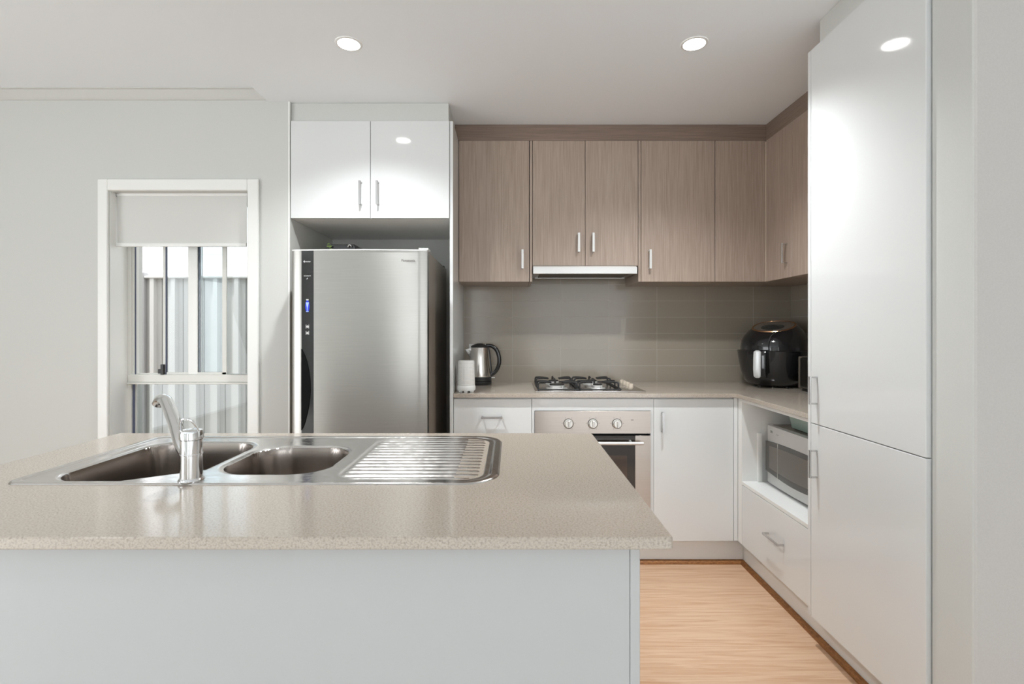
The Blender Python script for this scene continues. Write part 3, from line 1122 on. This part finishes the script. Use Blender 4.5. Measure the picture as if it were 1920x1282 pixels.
# pantry
pc = thing('pantry_cabinet', 'tall white gloss pantry with two doors along the right side', 'cabinet', (1.46, 1.7, 0))
w = MB()
w.box(1.163, 1.76, 1.967, 1.985, 0.119, 2.312, 0.001)
w.build('side_panel', M_gloss, pc, smooth=0)
w = MB()
w.box(1.1815, 1.76, 1.421, 1.966, 0.12, 2.312)
w.build('carcass', M_satin, pc, smooth=0)
d = door_x(pc, 1.163, 1.420, 1.9645, 0.8695, 2.312, M_gloss)
handle(d, (1.163, 1.925, 0.998), (0, 0, 1), (-1, 0, 0), 0.106)
d = door_x(pc, 1.163, 1.420, 1.9645, 0.120, 0.8665, M_gloss)
handle(d, (1.163, 1.925, 0.7185), (0, 0, 1), (-1, 0, 0), 0.106)
bh = MB().box(1.170, XR + 0.007, 1.415, 1.918, 2.313, ZC - 0.001, 0.0).build('filler_box', M_wall, smooth=0)
tag(bh, 'plain white bulkhead box between the tall pantry and the ceiling', 'bulkhead')

# ------------------------------------------------------------------ worktop
w = MB()
w.prism([(-0.2965, 2.613), (1.163, 2.613), (1.163, 1.9862), (XR - 0.0005, 1.9862), (XR - 0.0005, YB - 0.0005), (-0.2965, YB - 0.0005)], 'z', 0.8795, 0.9, 0.0015)
tag(w.build('kitchen_worktop', M_stone, smooth=0), 'L-shaped speckled taupe stone worktop along the tiled walls', 'worktop')

# cooktop
ck = thing('gas_cooktop', 'stainless four-burner gas cooktop with black trivets set in the back worktop', 'cooktop', (0.42, 2.9, 0.9))
CX0, CX1, CY0, CY1 = 0.130, 0.712, 2.672, 3.135
w = MB()
w.box(CX0, CX1, CY0, CY1, 0.9002, 0.9062, 0.0015, 2)
w.build('hob_plate', M_sink, ck)
w = MB()
w.box(CX0 + 0.018, CX1 - 0.10, CY0 + 0.012, CY1 - 0.02, 0.9062, 0.9072, 0.0004)
w.build('burner_tray', mat('hob_well_steel', (0.45, 0.42, 0.40, 1), 0.2, metal=1.0), ck, smooth=0)
BC = [(0.253, 2.80, 0.045), (0.253, 3.02, 0.034), (0.478, 2.80, 0.030), (0.478, 3.02, 0.038)]
for bx_, by_, br in BC:
    w = MB()
    w.lathe([(br + 0.016, 0.9062), (br + 0.012, 0.911), (br, 0.913), (br, 0.922), (br - 0.004, 0.925)], (bx_, by_, 0), 36)
    bo = w.build('burner', M_alu, ck)
    w = MB()
    w.lathe([(br - 0.006, 0.9252), (br - 0.005, 0.930), (br - 0.012, 0.932), (0.001, 0.932)], (bx_, by_, 0), 36)
    w.build('burner_cap', M_iron, bo)
    w = MB()
    w.lathe([(0.002, 0.906), (0.002, 0.926)], (bx_ + br * 0.6, by_ - br - 0.004, 0), 8)
    w.build('igniter', M_white_p, bo)
TZ = 0.944


def finger(m, p0, p1, lift=True):
    """cast bar rising from the frame and reaching towards the burner"""
    a, b_ = Vector(p0), Vector(p1)
    d_ = b_ - a
    pts = [a, a + Vector((0, 0, 0.026)) + d_ * 0.02, a + Vector((0, 0, TZ - p0[2])) + d_ * 0.18, a + Vector((0, 0, TZ - p0[2])) + d_ * 0.6,
           b_ + Vector((0, 0, TZ - p0[2] - 0.003))]
    m.tube(curve_pts(pts, 5), 0.0048, 8)


for cx in (0.253, 0.478):
    x0, x1 = cx - 0.106, cx + 0.106
    y0, y1 = CY0 + 0.02, CY1 - 0.028
    zz = 0.9125
    w = MB()
    w.tube([(x0, y0, zz), (x0, y1, zz)], 0.0048, 8)
    w.tube([(x1, y0, zz), (x1, y1, zz)], 0.0048, 8)
    w.tube([(x0, y0, zz), (x1, y0, zz)], 0.0032, 8)
    w.tube([(x0, y1, zz), (x1, y1, zz)], 0.0042, 8)
    for yy_ in (2.80, 3.02):
        for dy in (-0.055, 0.0, 0.055) if False else (-0.05, 0.05):
            finger(w, (x0, yy_ + dy, zz), (cx - 0.032, yy_ + dy * 0.35, zz))
            finger(w, (x1, yy_ + dy, zz), (cx + 0.032, yy_ + dy * 0.35, zz))
    finger(w, (cx, y1, zz), (cx, 3.055, zz))
    finger(w, (cx, 2.91, zz), (cx, 2.985, zz))
    w.build('trivet', M_iron, ck)
for i in range(4):
    y = 2.835 + i * 0.080
    w = MB()
    w.lathe([(0.0135, 0.906), (0.0130, 0.912), (0.0112, 0.9265), (0.0100, 0.928)], (0.672, y, 0), 28)
    w.box(0.6695, 0.6745, y - 0.012, y + 0.012, 0.923, 0.9315, 0.002)
    w.build('knob', M_cream, ck)

# ------------------------------------------------------------------ kettle
KX, KY = -0.189, 3.065
kt = thing('electric_kettle', 'brushed steel electric kettle with black handle and lid', 'kettle', (KX, KY, 0.9))
w = MB()
w.lathe([(0.070, 0.0), (0.072, 0.004), (0.072, 0.018), (0.069, 0.021)], n=48)
w.build('power_base', M_blackm, kt, local=True)
w = MB()
w.lathe([(0.066, 0.0215), (0.071, 0.025), (0.0715, 0.047), (0.070, 0.049)], n=48)
w.build('lower_collar', M_blackm, kt, local=True)
w = MB()
w.lathe([(0.070, 0.049), (0.0705, 0.052), (0.066, 0.10), (0.0595, 0.165), (0.0525, 0.222), (0.0515, 0.224)], n=48)
jug = w.build('jug', M_jug, kt, local=True)
w = MB()
w.lathe([(0.0525, 0.2235), (0.053, 0.228), (0.047, 0.236), (0.030, 0.242), (0.022, 0.2435), (0.018, 0.247), (0.001, 0.248)], n=48)
w.build('lid', M_blackm, kt, local=True)
w = MB()
w.rings([[(-0.050, -0.020, 0.205), (-0.050, 0.020, 0.205), (-0.055, 0.0, 0.165)],
         [(-0.086, -0.003, 0.212), (-0.086, 0.003, 0.212), (-0.080, 0.0, 0.200)]])
w.prism([(-0.086, 0.212), (-0.045, 0.2225), (-0.045, 0.190), (-0.068, 0.182)], 'y', -0.011, 0.011, 0.002)
w.build('spout', M_alu, kt, local=True)
w = MB()
pts = curve_pts([(0.038, 0, 0.236), (0.072, 0, 0.232), (0.102, 0, 0.208), (0.117, 0, 0.165), (0.116, 0, 0.120), (0.098, 0, 0.080), (0.068, 0, 0.053)], 6)
w.tube(pts, [0.010 + 0.003 * math.sin(PI * i / (len(pts) - 1)) for i in range(len(pts))], 14)
w.tube([(0.050, 0, 0.226), (0.060, 0, 0.160), (0.070, 0, 0.056)], 0.0075, 12)
w.build('handle', M_black, kt, local=True)
MB().box(0.070, 0.092, -0.008, 0.008, 0.0375, 0.0435, 0.002).build('switch', M_white_p, kt, local=True)
# the kettle's cord reaching the wall outlet
po = thing('power_outlet', 'white double power outlet on the tiles behind the kettle', 'outlet', (-0.208, YB, 1.07))
MB().box(-0.266, -0.151, YB - 0.008, YB - 0.0003, 1.069, 1.139, 0.002).build('face_plate', M_white_p, po, smooth=0)
for x in (-0.238, -0.180):
    MB().box(x - 0.008, x + 0.008, YB - 0.011, YB - 0.008, 1.122, 1.132, 0.001).build('rocker_switch', M_white_p, po, smooth=0)

# ------------------------------------------------------------------ diffuser
DX, DY = -0.236, 2.685
M_perf = mat('perforated_white_ceramic', (0.8, 0.8, 0.77, 1), 0.45)
tc = nd(M_perf, 'ShaderNodeTexCoord')
sp = nd(M_perf, 'ShaderNodeSeparateXYZ')
at2 = nd(M_perf, 'ShaderNodeMath', operation='ARCTAN2')
cb = nd(M_perf, 'ShaderNodeCombineXYZ')
s1 = nd(M_perf, 'ShaderNodeMath', operation='MULTIPLY')
s1.inputs[1].default_value = 60 / (2 * PI)
s2 = nd(M_perf, 'ShaderNodeMath', operation='MULTIPLY')
s2.inputs[1].default_value = 210
vo = nd(M_perf, 'ShaderNodeTexVoronoi', voronoi_dimensions='2D')
vo.inputs['Randomness'].default_value = 0.0
vo.inputs['Scale'].default_value = 1.0
rr = nd(M_perf, 'ShaderNodeValToRGB')
rr.color_ramp.elements[0].position = 0.22
rr.color_ramp.elements[1].position = 0.32
rr.color_ramp.elements[0].color = (0.38, 0.37, 0.35, 1)
rr.color_ramp.elements[1].color = (0.80, 0.80, 0.77, 1)
lk(M_perf, tc.outputs['Object'], sp.inputs[0])
lk(M_perf, sp.outputs[1], at2.inputs[0])
lk(M_perf, sp.outputs[0], at2.inputs[1])
lk(M_perf, at2.outputs[0], s1.inputs[0])
lk(M_perf, sp.outputs[2], s2.inputs[0])
lk(M_perf, s1.outputs[0], cb.inputs[0])
lk(M_perf, s2.outputs[0], cb.inputs[1])
lk(M_perf, cb.outputs[0], vo.inputs['Vector'])
lk(M_perf, vo.outputs['Distance'], rr.inputs[0])
lk(M_perf, rr.outputs[0], pbsdf(M_perf).inputs['Base Color'])
df = thing('scent_diffuser', 'white perforated ceramic diffuser at the front left of the worktop', 'diffuser', (DX, DY, 0.9))
w = MB()
w.lathe([(0.030, 0.008), (0.046, 0.010), (0.0485, 0.018), (0.048, 0.032), (0.0465, 0.035)], n=48)
w.build('base', M_white_p, df, local=True)
w = MB()
w.lathe([(0.0455, 0.035), (0.0455, 0.040), (0.0425, 0.162), (0.0410, 0.166), (0.037, 0.167), (0.001, 0.1675)], n=64)
w.build('perforated_shell', M_perf, df, local=True)
for a in (-2.1, -1.05, 0, 1.05, 2.1, 3.14):
    MB().box(0.034 * math.sin(a) - 0.009, 0.034 * math.sin(a) + 0.009, -0.034 * math.cos(a) - 0.006, -0.034 * math.cos(a) + 0.006, 0, 0.012, 0.002).build('foot', M_white_p, df, local=True)

# ------------------------------------------------------------------ air fryer
af = thing('air_fryer', 'large black egg-shaped air fryer with copper ring in the corner', 'air fryer', (1.548, 2.985, 0.9), math.radians(-45))


def ering(rx, ry, cy, cz_, tilt, n=56, e=2.25):
    out = []
    for i in range(n):
        a = 2 * PI * i / n
        c_, s__ = math.cos(a), math.sin(a)
        x = rx * abs(c_) ** (2 / e) * (1 if c_ >= 0 else -1)
        y = ry * abs(s__) ** (2 / e) * (1 if s__ >= 0 else -1)
        out.append((x, cy + y * math.cos(tilt), cz_ + y * math.sin(tilt)))
    return out


w = MB()
w.rings([ering(0.120, 0.120, 0, 0.008, 0), ering(0.140, 0.138, 0, 0.016, 0), ering(0.160, 0.158, 0, 0.045, 0), ering(0.176, 0.172, 0, 0.095, 0),
         ering(0.186, 0.180, 0, 0.150, 0), ering(0.194, 0.188, 0, 0.208, 0), ering(0.190, 0.184, 0, 0.212, 0)])
bk = w.build('basket_drawer', M_black, af, local=True)
w = MB()
w.rings([ering(0.178, 0.172, 0.002, 0.2125, 0), ering(0.177, 0.172, 0.002, 0.235, 0.02), ering(0.172, 0.170, 0.004, 0.270, 0.06), ering(0.158, 0.158, 0.006, 0.302, 0.13),
         ering(0.138, 0.138, 0.006, 0.330, 0.22), ering(0.119, 0.112, 0.000, 0.346, 0.30), ering(0.117, 0.108, 0.000, 0.349, 0.31)])
w.build('upper_body', M_black, af, local=True, smooth=50)
w = MB()
w.rings([ering(0.117, 0.108, 0.000, 0.3495, 0.31), ering(0.115, 0.106, 0.000, 0.353, 0.31), ering(0.108, 0.099, 0.0, 0.3535, 0.31), ering(0.106, 0.097, 0.0, 0.350, 0.31)], False, False)
w.build('copper_ring', M_copper, af, local=True)
w = MB()
w.rings([ering(0.1075, 0.0985, 0.000, 0.349, 0.31), ering(0.105, 0.096, 0.0, 0.352, 0.31)])
tp = w.build('top_panel', M_greyp, af, local=True)
w = MB()
w.rings([ering(0.062, 0.050, -0.022, 0.3458, 0.31), ering(0.060, 0.048, -0.022, 0.3475, 0.31)])
w.build('touch_display', M_bglass, af, local=True)
w = MB()
w.prism([(-0.185, 0.216), (-0.185, 0.170), (-0.178, 0.09), (-0.200, 0.06), (-0.222, 0.065), (-0.228, 0.11), (-0.226, 0.19), (-0.215, 0.216)], 'x', -0.014, 0.030, 0.005)
hb = w.build('handle_bracket', M_black, af, local=True)
w = MB()
w.tube([(-0.012, -0.229, 0.062), (-0.012, -0.233, 0.070), (-0.012, -0.236, 0.11), (-0.012, -0.234, 0.17), (-0.012, -0.230, 0.206), (-0.012, -0.226, 0.211)],
       [0.012, 0.019, 0.021, 0.021, 0.020, 0.014], 16, flat=0.45)
w.build('handle_grip', M_grip, af, local=True)
w = MB()
pts = [(0.030, -0.177, 0.213), (0.028, -0.172, 0.26), (0.040, -0.150, 0.302), (0.075, -0.112, 0.328)]
w.tube(curve_pts(pts), 0.002, 6)
w.build('seam', M_blackm, af, local=True)
for a in (0.6, 1.6, 3.4, 5.0, -0.5, -1.5 - 0.6):
    w = MB()
    w.lathe([(0.008, 0), (0.008, 0.010)], (0.10 * math.cos(a), 0.10 * math.sin(a), 0), 10)
    w.build('foot', M_blackm, af, local=True)

# toaster
to = thing('toaster', 'dark metal toaster half hidden between the air fryer and the pantry', 'toaster', (1.632, 2.615, 0.9), math.radians(-6))
w = MB()
w.box(-0.082, 0.082, -0.14, 0.125, 0.014, 0.183, 0.014, 3)
w.build('body', mat('dark_brushed_metal', lin(70, 68, 64), 0.35, metal=0.8), to, local=True)
w = MB()
w.box(-0.084, 0.084, 0.1252, 0.1352, 0.012, 0.186, 0.006, 2)
w.build('end_cap', M_greyp, to, local=True)
w = MB()
w.box(-0.07, 0.07, -0.12, 0.12, 0.004, 0.0138, 0.003)
w.build('base', M_blackm, to, local=True, smooth=0)
w = MB()
w.box(-0.055, -0.020, -0.10, 0.10, 0.1832, 0.1845)
w.box(0.020, 0.055, -0.10, 0.10, 0.1832, 0.1845)
w.build('bread_slots', M_dark, to, local=True, smooth=0)
for sx in (-1, 1):
    for sy in (-1, 1):
        MB().lathe([(0.008, 0), (0.008, 0.0042)], (sx * 0.05, sy * 0.09, 0), 10).build('foot', M_blackm, to, local=True)

# ------------------------------------------------------------------ microwave: front faces -X
mw = thing('microwave_oven', 'silver microwave with smoked door on the open shelf', 'microwave', (1.288, 2.30, 0.4557), math.radians(1.6))
# local: x into the cabinet, y along the run, front at x=0; far end y=+0.255
H0, H1 = 0.012, 0.298
w = MB()
w.box(0.035, 0.36, -0.252, 0.252, H0, H1, 0.006, 2)
w.build('case', M_mwtop, mw, local=True)


def arc_front(y0, y1, zb_f, zt_f, x_front, x_back, n=20):
    """panel with convex front and curved lower/upper edges, spanning y0..y1"""
    m = MB()
    R = []
    for i in range(n + 1):
        y = y0 + (y1 - y0) * i / n
        u = y / 0.255
        xf = x_front + 0.014 * u * u
        R.append([(xf, y, zb_f(u)), (xf, y, zt_f(u)), (x_back, y, zt_f(u)), (x_back, y, zb_f(u))])
    m.rings(R)
    return m


w = arc_front(-0.256, 0.256, lambda u: H0 - 0.002, lambda u: H1 + 0.001 - 0.004 * u * u, 0.0, 0.0345)
fp = w.build('front_panel', M_mw, mw, local=True)
w = arc_front(-0.24, 0.252, lambda u: 0.050 + 0.020 * u * u, lambda u: 0.228 - 0.012 * u * u, -0.0015, 0.002)
gd = w.build('door', M_mwglass, mw, local=True, smooth=25)
w = arc_front(-0.10, 0.215, lambda u: 0.078 + 0.016 * u * u, lambda u: 0.205 - 0.010 * u * u, -0.0022, 0.0)
w.build('door_window', M_mwwin, gd, local=True, smooth=25)
w = arc_front(0.140, 0.142, lambda u: 0.055, lambda u: 0.222, -0.0026, 0.0, 2)
w.build('door_gap', M_sash, gd, local=True, smooth=0)
Mt = Matrix.Translation((0.0085, 0.195, 0.268)) @ Matrix.Rotation(-PI / 2, 4, 'Z') @ FACE_CAM
text('brand_lettering', 'SHARP', 0.017, M_dprint, mw, wmat(mw) @ Mt)
Mt = Matrix.Translation((0.0045, 0.135, 0.2655)) @ Matrix.Rotation(-PI / 2, 4, 'Z') @ FACE_CAM
text('model_lettering', 'Carousel', 0.012, M_greyp, mw, wmat(mw) @ Mt)
for x in (0.06, 0.33):
    for y in (-0.2, 0.2):
        MB().lathe([(0.012, 0), (0.012, 0.0115)], (x, y, 0), 12).build('foot', M_blackm, mw, local=True)

# narrow white block standing against the cabinet side, beyond the microwave
wb = MB().box(1.254, 1.2785, 2.5745, 2.5885, 0.4557, 0.705, 0.004, 2).build('upright_block', M_white_p)
tag(wb, 'narrow white upright block standing between the microwave and the cabinet side', 'board')

# green glass dish on the microwave
gd_ = thing('glass_dish', 'pale green glass dish resting on top of the microwave', 'dish', (1.43, 2.32, 0.4557 + 0.2985))
w = MB()


def rr_ring(hx, hy, r, z, n=6):
    out = []
    for sx, sy, a0 in ((1, 1, 0), (-1, 1, PI / 2), (-1, -1, PI), (1, -1, 3 * PI / 2)):
        for i in range(n + 1):
            a = a0 + i * PI / 2 / n
            out.append((sx * (hx - r) + r * math.cos(a), sy * (hy - r) + r * math.sin(a), z))
    return out


w.rings([rr_ring(0.075, 0.115, 0.03, 0.0), rr_ring(0.088, 0.128, 0.035, 0.008), rr_ring(0.097, 0.137, 0.036, 0.062)])
w.build('dish_body', M_green, gd_, local=True)
w = MB()
w.rings([rr_ring(0.101, 0.141, 0.038, 0.0625), rr_ring(0.102, 0.142, 0.038, 0.070), rr_ring(0.095, 0.135, 0.036, 0.073)])
w.build('lid', M_green, gd_, local=True)

# ------------------------------------------------------------------ island
IX0, IX1, IY0, IY1 = -1.246, 0.257, 0.800, 1.611
SXa, SXb, SYa, SYb = -1.083, -0.026, 1.070, 1.556      # sink outline
it = MB()
bm_ = bmesh.new()
hx0_, hx1_, hy0_, hy1_ = SXa + 0.018, SXb - 0.10, SYa + 0.018, SYb - 0.018


def rrect(x0, x1, y0, y1, r, z, n=5):
    out = []
    for cx, cy, a0 in ((x1 - r, y1 - r, 0), (x0 + r, y1 - r, PI / 2), (x0 + r, y0 + r, PI), (x1 - r, y0 + r, 3 * PI / 2)):
        for i in range(n + 1):
            a = a0 + i * PI / 2 / n
            out.append((cx + r * math.cos(a), cy + r * math.sin(a), z))
    return out


R = [rrect(hx0_, hx1_, hy0_, hy1_, 0.03, 0.8805),
     rrect(IX0 + 0.001, IX1 - 0.001, IY0 + 0.001, IY1 - 0.001, 0.006, 0.8805),
     rrect(IX0, IX1, IY0, IY1, 0.006, 0.8822), rrect(IX0, IX1, IY0, IY1, 0.006, 0.8982),
     rrect(IX0 + 0.0018, IX1 - 0.0018, IY0 + 0.0018, IY1 - 0.0018, 0.005, 0.9),
     rrect(hx0_, hx1_, hy0_, hy1_, 0.03, 0.9), rrect(hx0_, hx1_, hy0_, hy1_, 0.03, 0.8805)]
it.rings(R, False, False)
tag(it.build('island_worktop', M_stone, smooth=20), 'speckled taupe stone worktop of the island holding the sink', 'worktop')

ib = thing('island_cabinet', 'white island base carrying the foreground stone worktop', 'cabinet', (-0.5, 1.2, 0))
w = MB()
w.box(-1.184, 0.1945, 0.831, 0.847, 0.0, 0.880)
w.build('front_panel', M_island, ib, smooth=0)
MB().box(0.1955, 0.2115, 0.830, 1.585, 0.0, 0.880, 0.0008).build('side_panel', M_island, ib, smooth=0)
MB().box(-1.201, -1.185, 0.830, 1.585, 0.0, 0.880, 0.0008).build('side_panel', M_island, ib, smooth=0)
for i in range(3):
    xa = -1.183 + i * 0.4595
    d = MB().box(xa, xa + 0.457, 1.567, 1.585, 0.13, 0.872, 0.001).build('door', M_gloss, ib, smooth=0)
MB().box(-1.184, 0.1945, 1.52, 1.536, 0.0, 0.129).build('kickboard', M_gloss, ib, smooth=0)

# ------------------------------------------------------------------ sink
sk = thing('kitchen_sink', 'stainless one-and-a-half bowl sink with drainer in the island', 'sink', ((SXa + SXb) / 2, (SYa + SYb) / 2, 0.9))


def sd_rr(x, y, x0, x1, y0, y1, r):
    """signed distance to a rounded rectangle (negative inside)"""
    cx, cy, hx, hy = (x0 + x1) / 2, (y0 + y1) / 2, (x1 - x0) / 2 - r, (y1 - y0) / 2 - r
    qx, qy = abs(x - cx) - hx, abs(y - cy) - hy
    return math.hypot(max(qx, 0), max(qy, 0)) + min(max(qx, qy), 0) - r


def sm(a, b_, x):
    t = max(0, min(1, (x - a) / (b_ - a)))
    return t * t * (3 - 2 * t)


B1 = (-1.020, -0.722, 1.102, 1.478)
B2 = (-0.690, -0.432, 1.155, 1.425)
DRN = (-0.392, -0.062, 1.108, 1.520)


def d_b1(x, y):
    d_ = sd_rr(x, y, *B1, 0.075)
    # the corner by the tap is cut back
    c_ = ((x - (-0.722)) * 0.55 - (y - 1.102) * 0.83) + 0.075
    return max(d_, c_)


def sink_z(x, y):
    Z = 0.9035
    d0 = sd_rr(x, y, SXa, SXb, SYa, SYb, 0.035 if x < -0.5 else 0.085)
    if d0 > -0.004:
        Z = 0.9002 + 0.0033 * sm(0.0005, -0.004, d0)
    # pressed step just inside the rim
    Z -= 0.0028 * sm(-0.016, -0.026, d0)
    a = d_b1(x, y)
    b_ = sd_rr(x, y, *B2, 0.085)
    # soft lip falling to the bowls
    for d_, dep in ((a, 0.185), (b_, 0.13)):
        Z -= 0.003 * sm(0.012, 0.0, d_)
        Z -= (dep - 0.02) * sm(0.0, -0.014, d_) + 0.02 * sm(-0.01, -0.05, d_)
    x0, x1, y0, y1 = DRN
    dd_ = sd_rr(x, y, x0, x1, y0, y1, 0.05)
    if dd_ < 0.004:
        e = sm(0.004, -0.008, dd_)
        Z -= 0.0022 * e
        ph = (y - y0) / (y1 - y0) * 14
        endf = sm(x0 + 0.002, x0 + 0.02, x) * sm(x1 - 0.002, x1 - 0.02, x)
        Z += 0.0032 * (0.5 + 0.5 * math.sin(2 * PI * ph)) ** 1.2 * endf * sm(0, -0.012, dd_)
    return Z, d0, a, b_, dd_


def steps(lo, hi, d):
    n_ = max(1, int(round((hi - lo) / d)))
    return [lo + (hi - lo) * i / n_ for i in range(n_ + 1)]


xs_ = steps(SXa, SXb, 0.0024)
ys_ = steps(SYa, SYb, 0.0020)
grid = {}
parts = {'deck': bmesh.new(), 'bowl': bmesh.new(), 'half_bowl': bmesh.new(), 'drainboard': bmesh.new()}
vm = {k_: {} for k_ in parts}
info = [[sink_z(x, y) for y in ys_] for x in xs_]


def pv(x, y, z, d0):
    """pull points outside the rounded outline onto it"""
    if d0 <= 0:
        return (x, y, z)
    r_ = 0.035 if x < -0.5 else 0.085
    cx = min(max(x, SXa + r_), SXb - r_)
    cy = min(max(y, SYa + r_), SYb - r_)
    v = Vector((x - cx, y - cy))
    v = v * (r_ / v.length)
    return (cx + v.x, cy + v.y, 0.9002)


for i in range(len(xs_) - 1):
    for j in range(len(ys_) - 1):
        cs4 = [(i, j), (i + 1, j), (i + 1, j + 1), (i, j + 1)]
        vals = [info[a][b_] for a, b_ in cs4]
        if min(v[1] for v in vals) > 0:
            continue
        if min(v[2] for v in vals) < 0 and sum(v[2] for v in vals) / 4 < 0:
            key = 'bowl'
        elif sum(v[3] for v in vals) / 4 < 0:
            key = 'half_bowl'
        elif sum(v[4] for v in vals) / 4 < 0:
            key = 'drainboard'
        else:
            key = 'deck'
        vs = []
        for (a, b_), v in zip(cs4, vals):
            if (a, b_) not in vm[key]:
                vm[key][(a, b_)] = parts[key].verts.new(pv(xs_[a], ys_[b_], v[0], v[1]))
            vs.append(vm[key][(a, b_)])
        try:
            parts[key].faces.new(vs)
        except ValueError:
            pass
for key, b_ in parts.items():
    bmesh.ops.remove_doubles(b_, verts=b_.verts[:], dist=1e-5)
    m = MB()
    m._merge(b_)
    m.build(key, M_bowl if 'bowl' in key else M_sink, sk, smooth=80)
for (x0, x1, y0, y1), dep in ((B1, 0.185), (B2, 0.13)):
    w = MB()
    cx, cy = (x0 + x1) / 2, (y0 + y1) / 2
    w.lathe([(0.042, 0.9035 - dep - 0.0005), (0.042, 0.9035 - dep + 0.0008), (0.034, 0.9035 - dep + 0.0004), (0.032, 0.9035 - dep - 0.003), (0.001, 0.9035 - dep - 0.003)], (cx, cy, -0.0025), 32)
    w.build('drain', M_chrome, sk)

# tap
tp_ = thing('mixer_tap', 'chrome mixer tap with loop lever standing at the island sink', 'tap', (-0.690, 1.094, 0.9035))
w = MB()
w.lathe([(0.0250, 0.0), (0.0255, 0.002), (0.0240, 0.005), (0.0215, 0.007), (0.0213, 0.055), (0.0222, 0.056), (0.0222, 0.058), (0.0213, 0.059), (0.0213, 0.088)], n=40)
tb = w.build('tap_body', M_chrome, tp_, local=True)
w = MB()
w.lathe([(0.0215, 0.0885), (0.0232, 0.090), (0.0235, 0.103), (0.0215, 0.108), (0.014, 0.1105), (0.001, 0.111)], n=40)
w.build('cartridge_cap', M_chrome, tp_, local=True)
w = MB()
pts = curve_pts([(-0.0195, -0.004, 0.103), (-0.0170, -0.010, 0.118), (-0.0125, -0.016, 0.130), (-0.005, -0.019, 0.1345), (0.004, -0.019, 0.1345), (0.0115, -0.016, 0.130),
                 (0.0165, -0.010, 0.118), (0.0200, -0.004, 0.103)], 6)
w.tube(pts, 0.0026, 10)
w.build('loop_lever', M_chrome, tp_, local=True)
w = MB()
sp_pts = [(-0.004, 0.006, 0.028), (-0.022, 0.026, 0.045), (-0.058, 0.056, 0.068), (-0.118, 0.126, 0.098), (-0.180, 0.196, 0.126), (-0.216, 0.234, 0.140), (-0.240, 0.252, 0.139), (-0.252, 0.260, 0.128)]
pts = curve_pts(sp_pts, 6)
n_ = len(pts)
w.tube(pts, [0.0150 + 0.0005 * i / n_ for i in range(n_)], 20, flat=0.9)
w.build('spout', M_chrome, tp_, local=True)

# ------------------------------------------------------------------ downlights
def downlight(x, y, z, label, power=126):
    d = thing('downlight', label, 'ceiling light', (x, y, z), 0, 'round recessed ceiling downlights')
    R = []
    for r_, zz_ in ((0.044, -0.0005), (0.044, -0.0035), (0.047, -0.004), (0.053, -0.0025), (0.0545, -0.0003)):
        R.append([(r_ * math.cos(2 * PI * i / 40), r_ * math.sin(2 * PI * i / 40), zz_) for i in range(40)])
    m = MB()
    m.rings(R, False, False)
    m.build('trim_ring', M_white_p, d, local=True)
    m = MB()
    m.lathe([(0.044, -0.0025), (0.044, -0.0006)], n=40)
    m.build('diffuser', M_lamp, d, local=True)
    l = bpy.data.lights.new('downlight_beam', 'SPOT')
    l.energy = power
    l.color = (0.95, 0.985, 1.0)
    l.spot_size = math.radians(128)
    l.spot_blend = 1.0
    l.shadow_soft_size = 0.04
    lo = bpy.data.objects.new('downlight_beam', l)
    C.objects.link(lo)
    lo.parent = d
    lo.location = (0, 0, -0.006)
    return d


downlight(-0.664, 2.075, ZC, 'lit round downlight in the ceiling in front of the fridge')
downlight(0.751, 2.075, ZC, 'lit round downlight in the ceiling nearer the tall pantry')
downlight(-1.88, 0.10, ZR, 'lit round downlight in the raised ceiling left of the camera', 42)
for lx, ly in ((1.9, -0.9), (-0.9, -2.4), (0.9, -2.4), (2.6, -2.4)):  # unseen downlights added to fill the room with light
    downlight(lx, ly, ZC, 'added unseen fill downlight in the living area ceiling behind the camera', 50)
for lx, ly in ((-3.2, 0.1), (-1.9, -1.6), (-3.3, -1.6), (-2.6, -2.9)):  # more added fill downlights, out of view
    downlight(lx, ly, ZR, 'added unseen fill downlight in the raised ceiling behind the camera', 28)
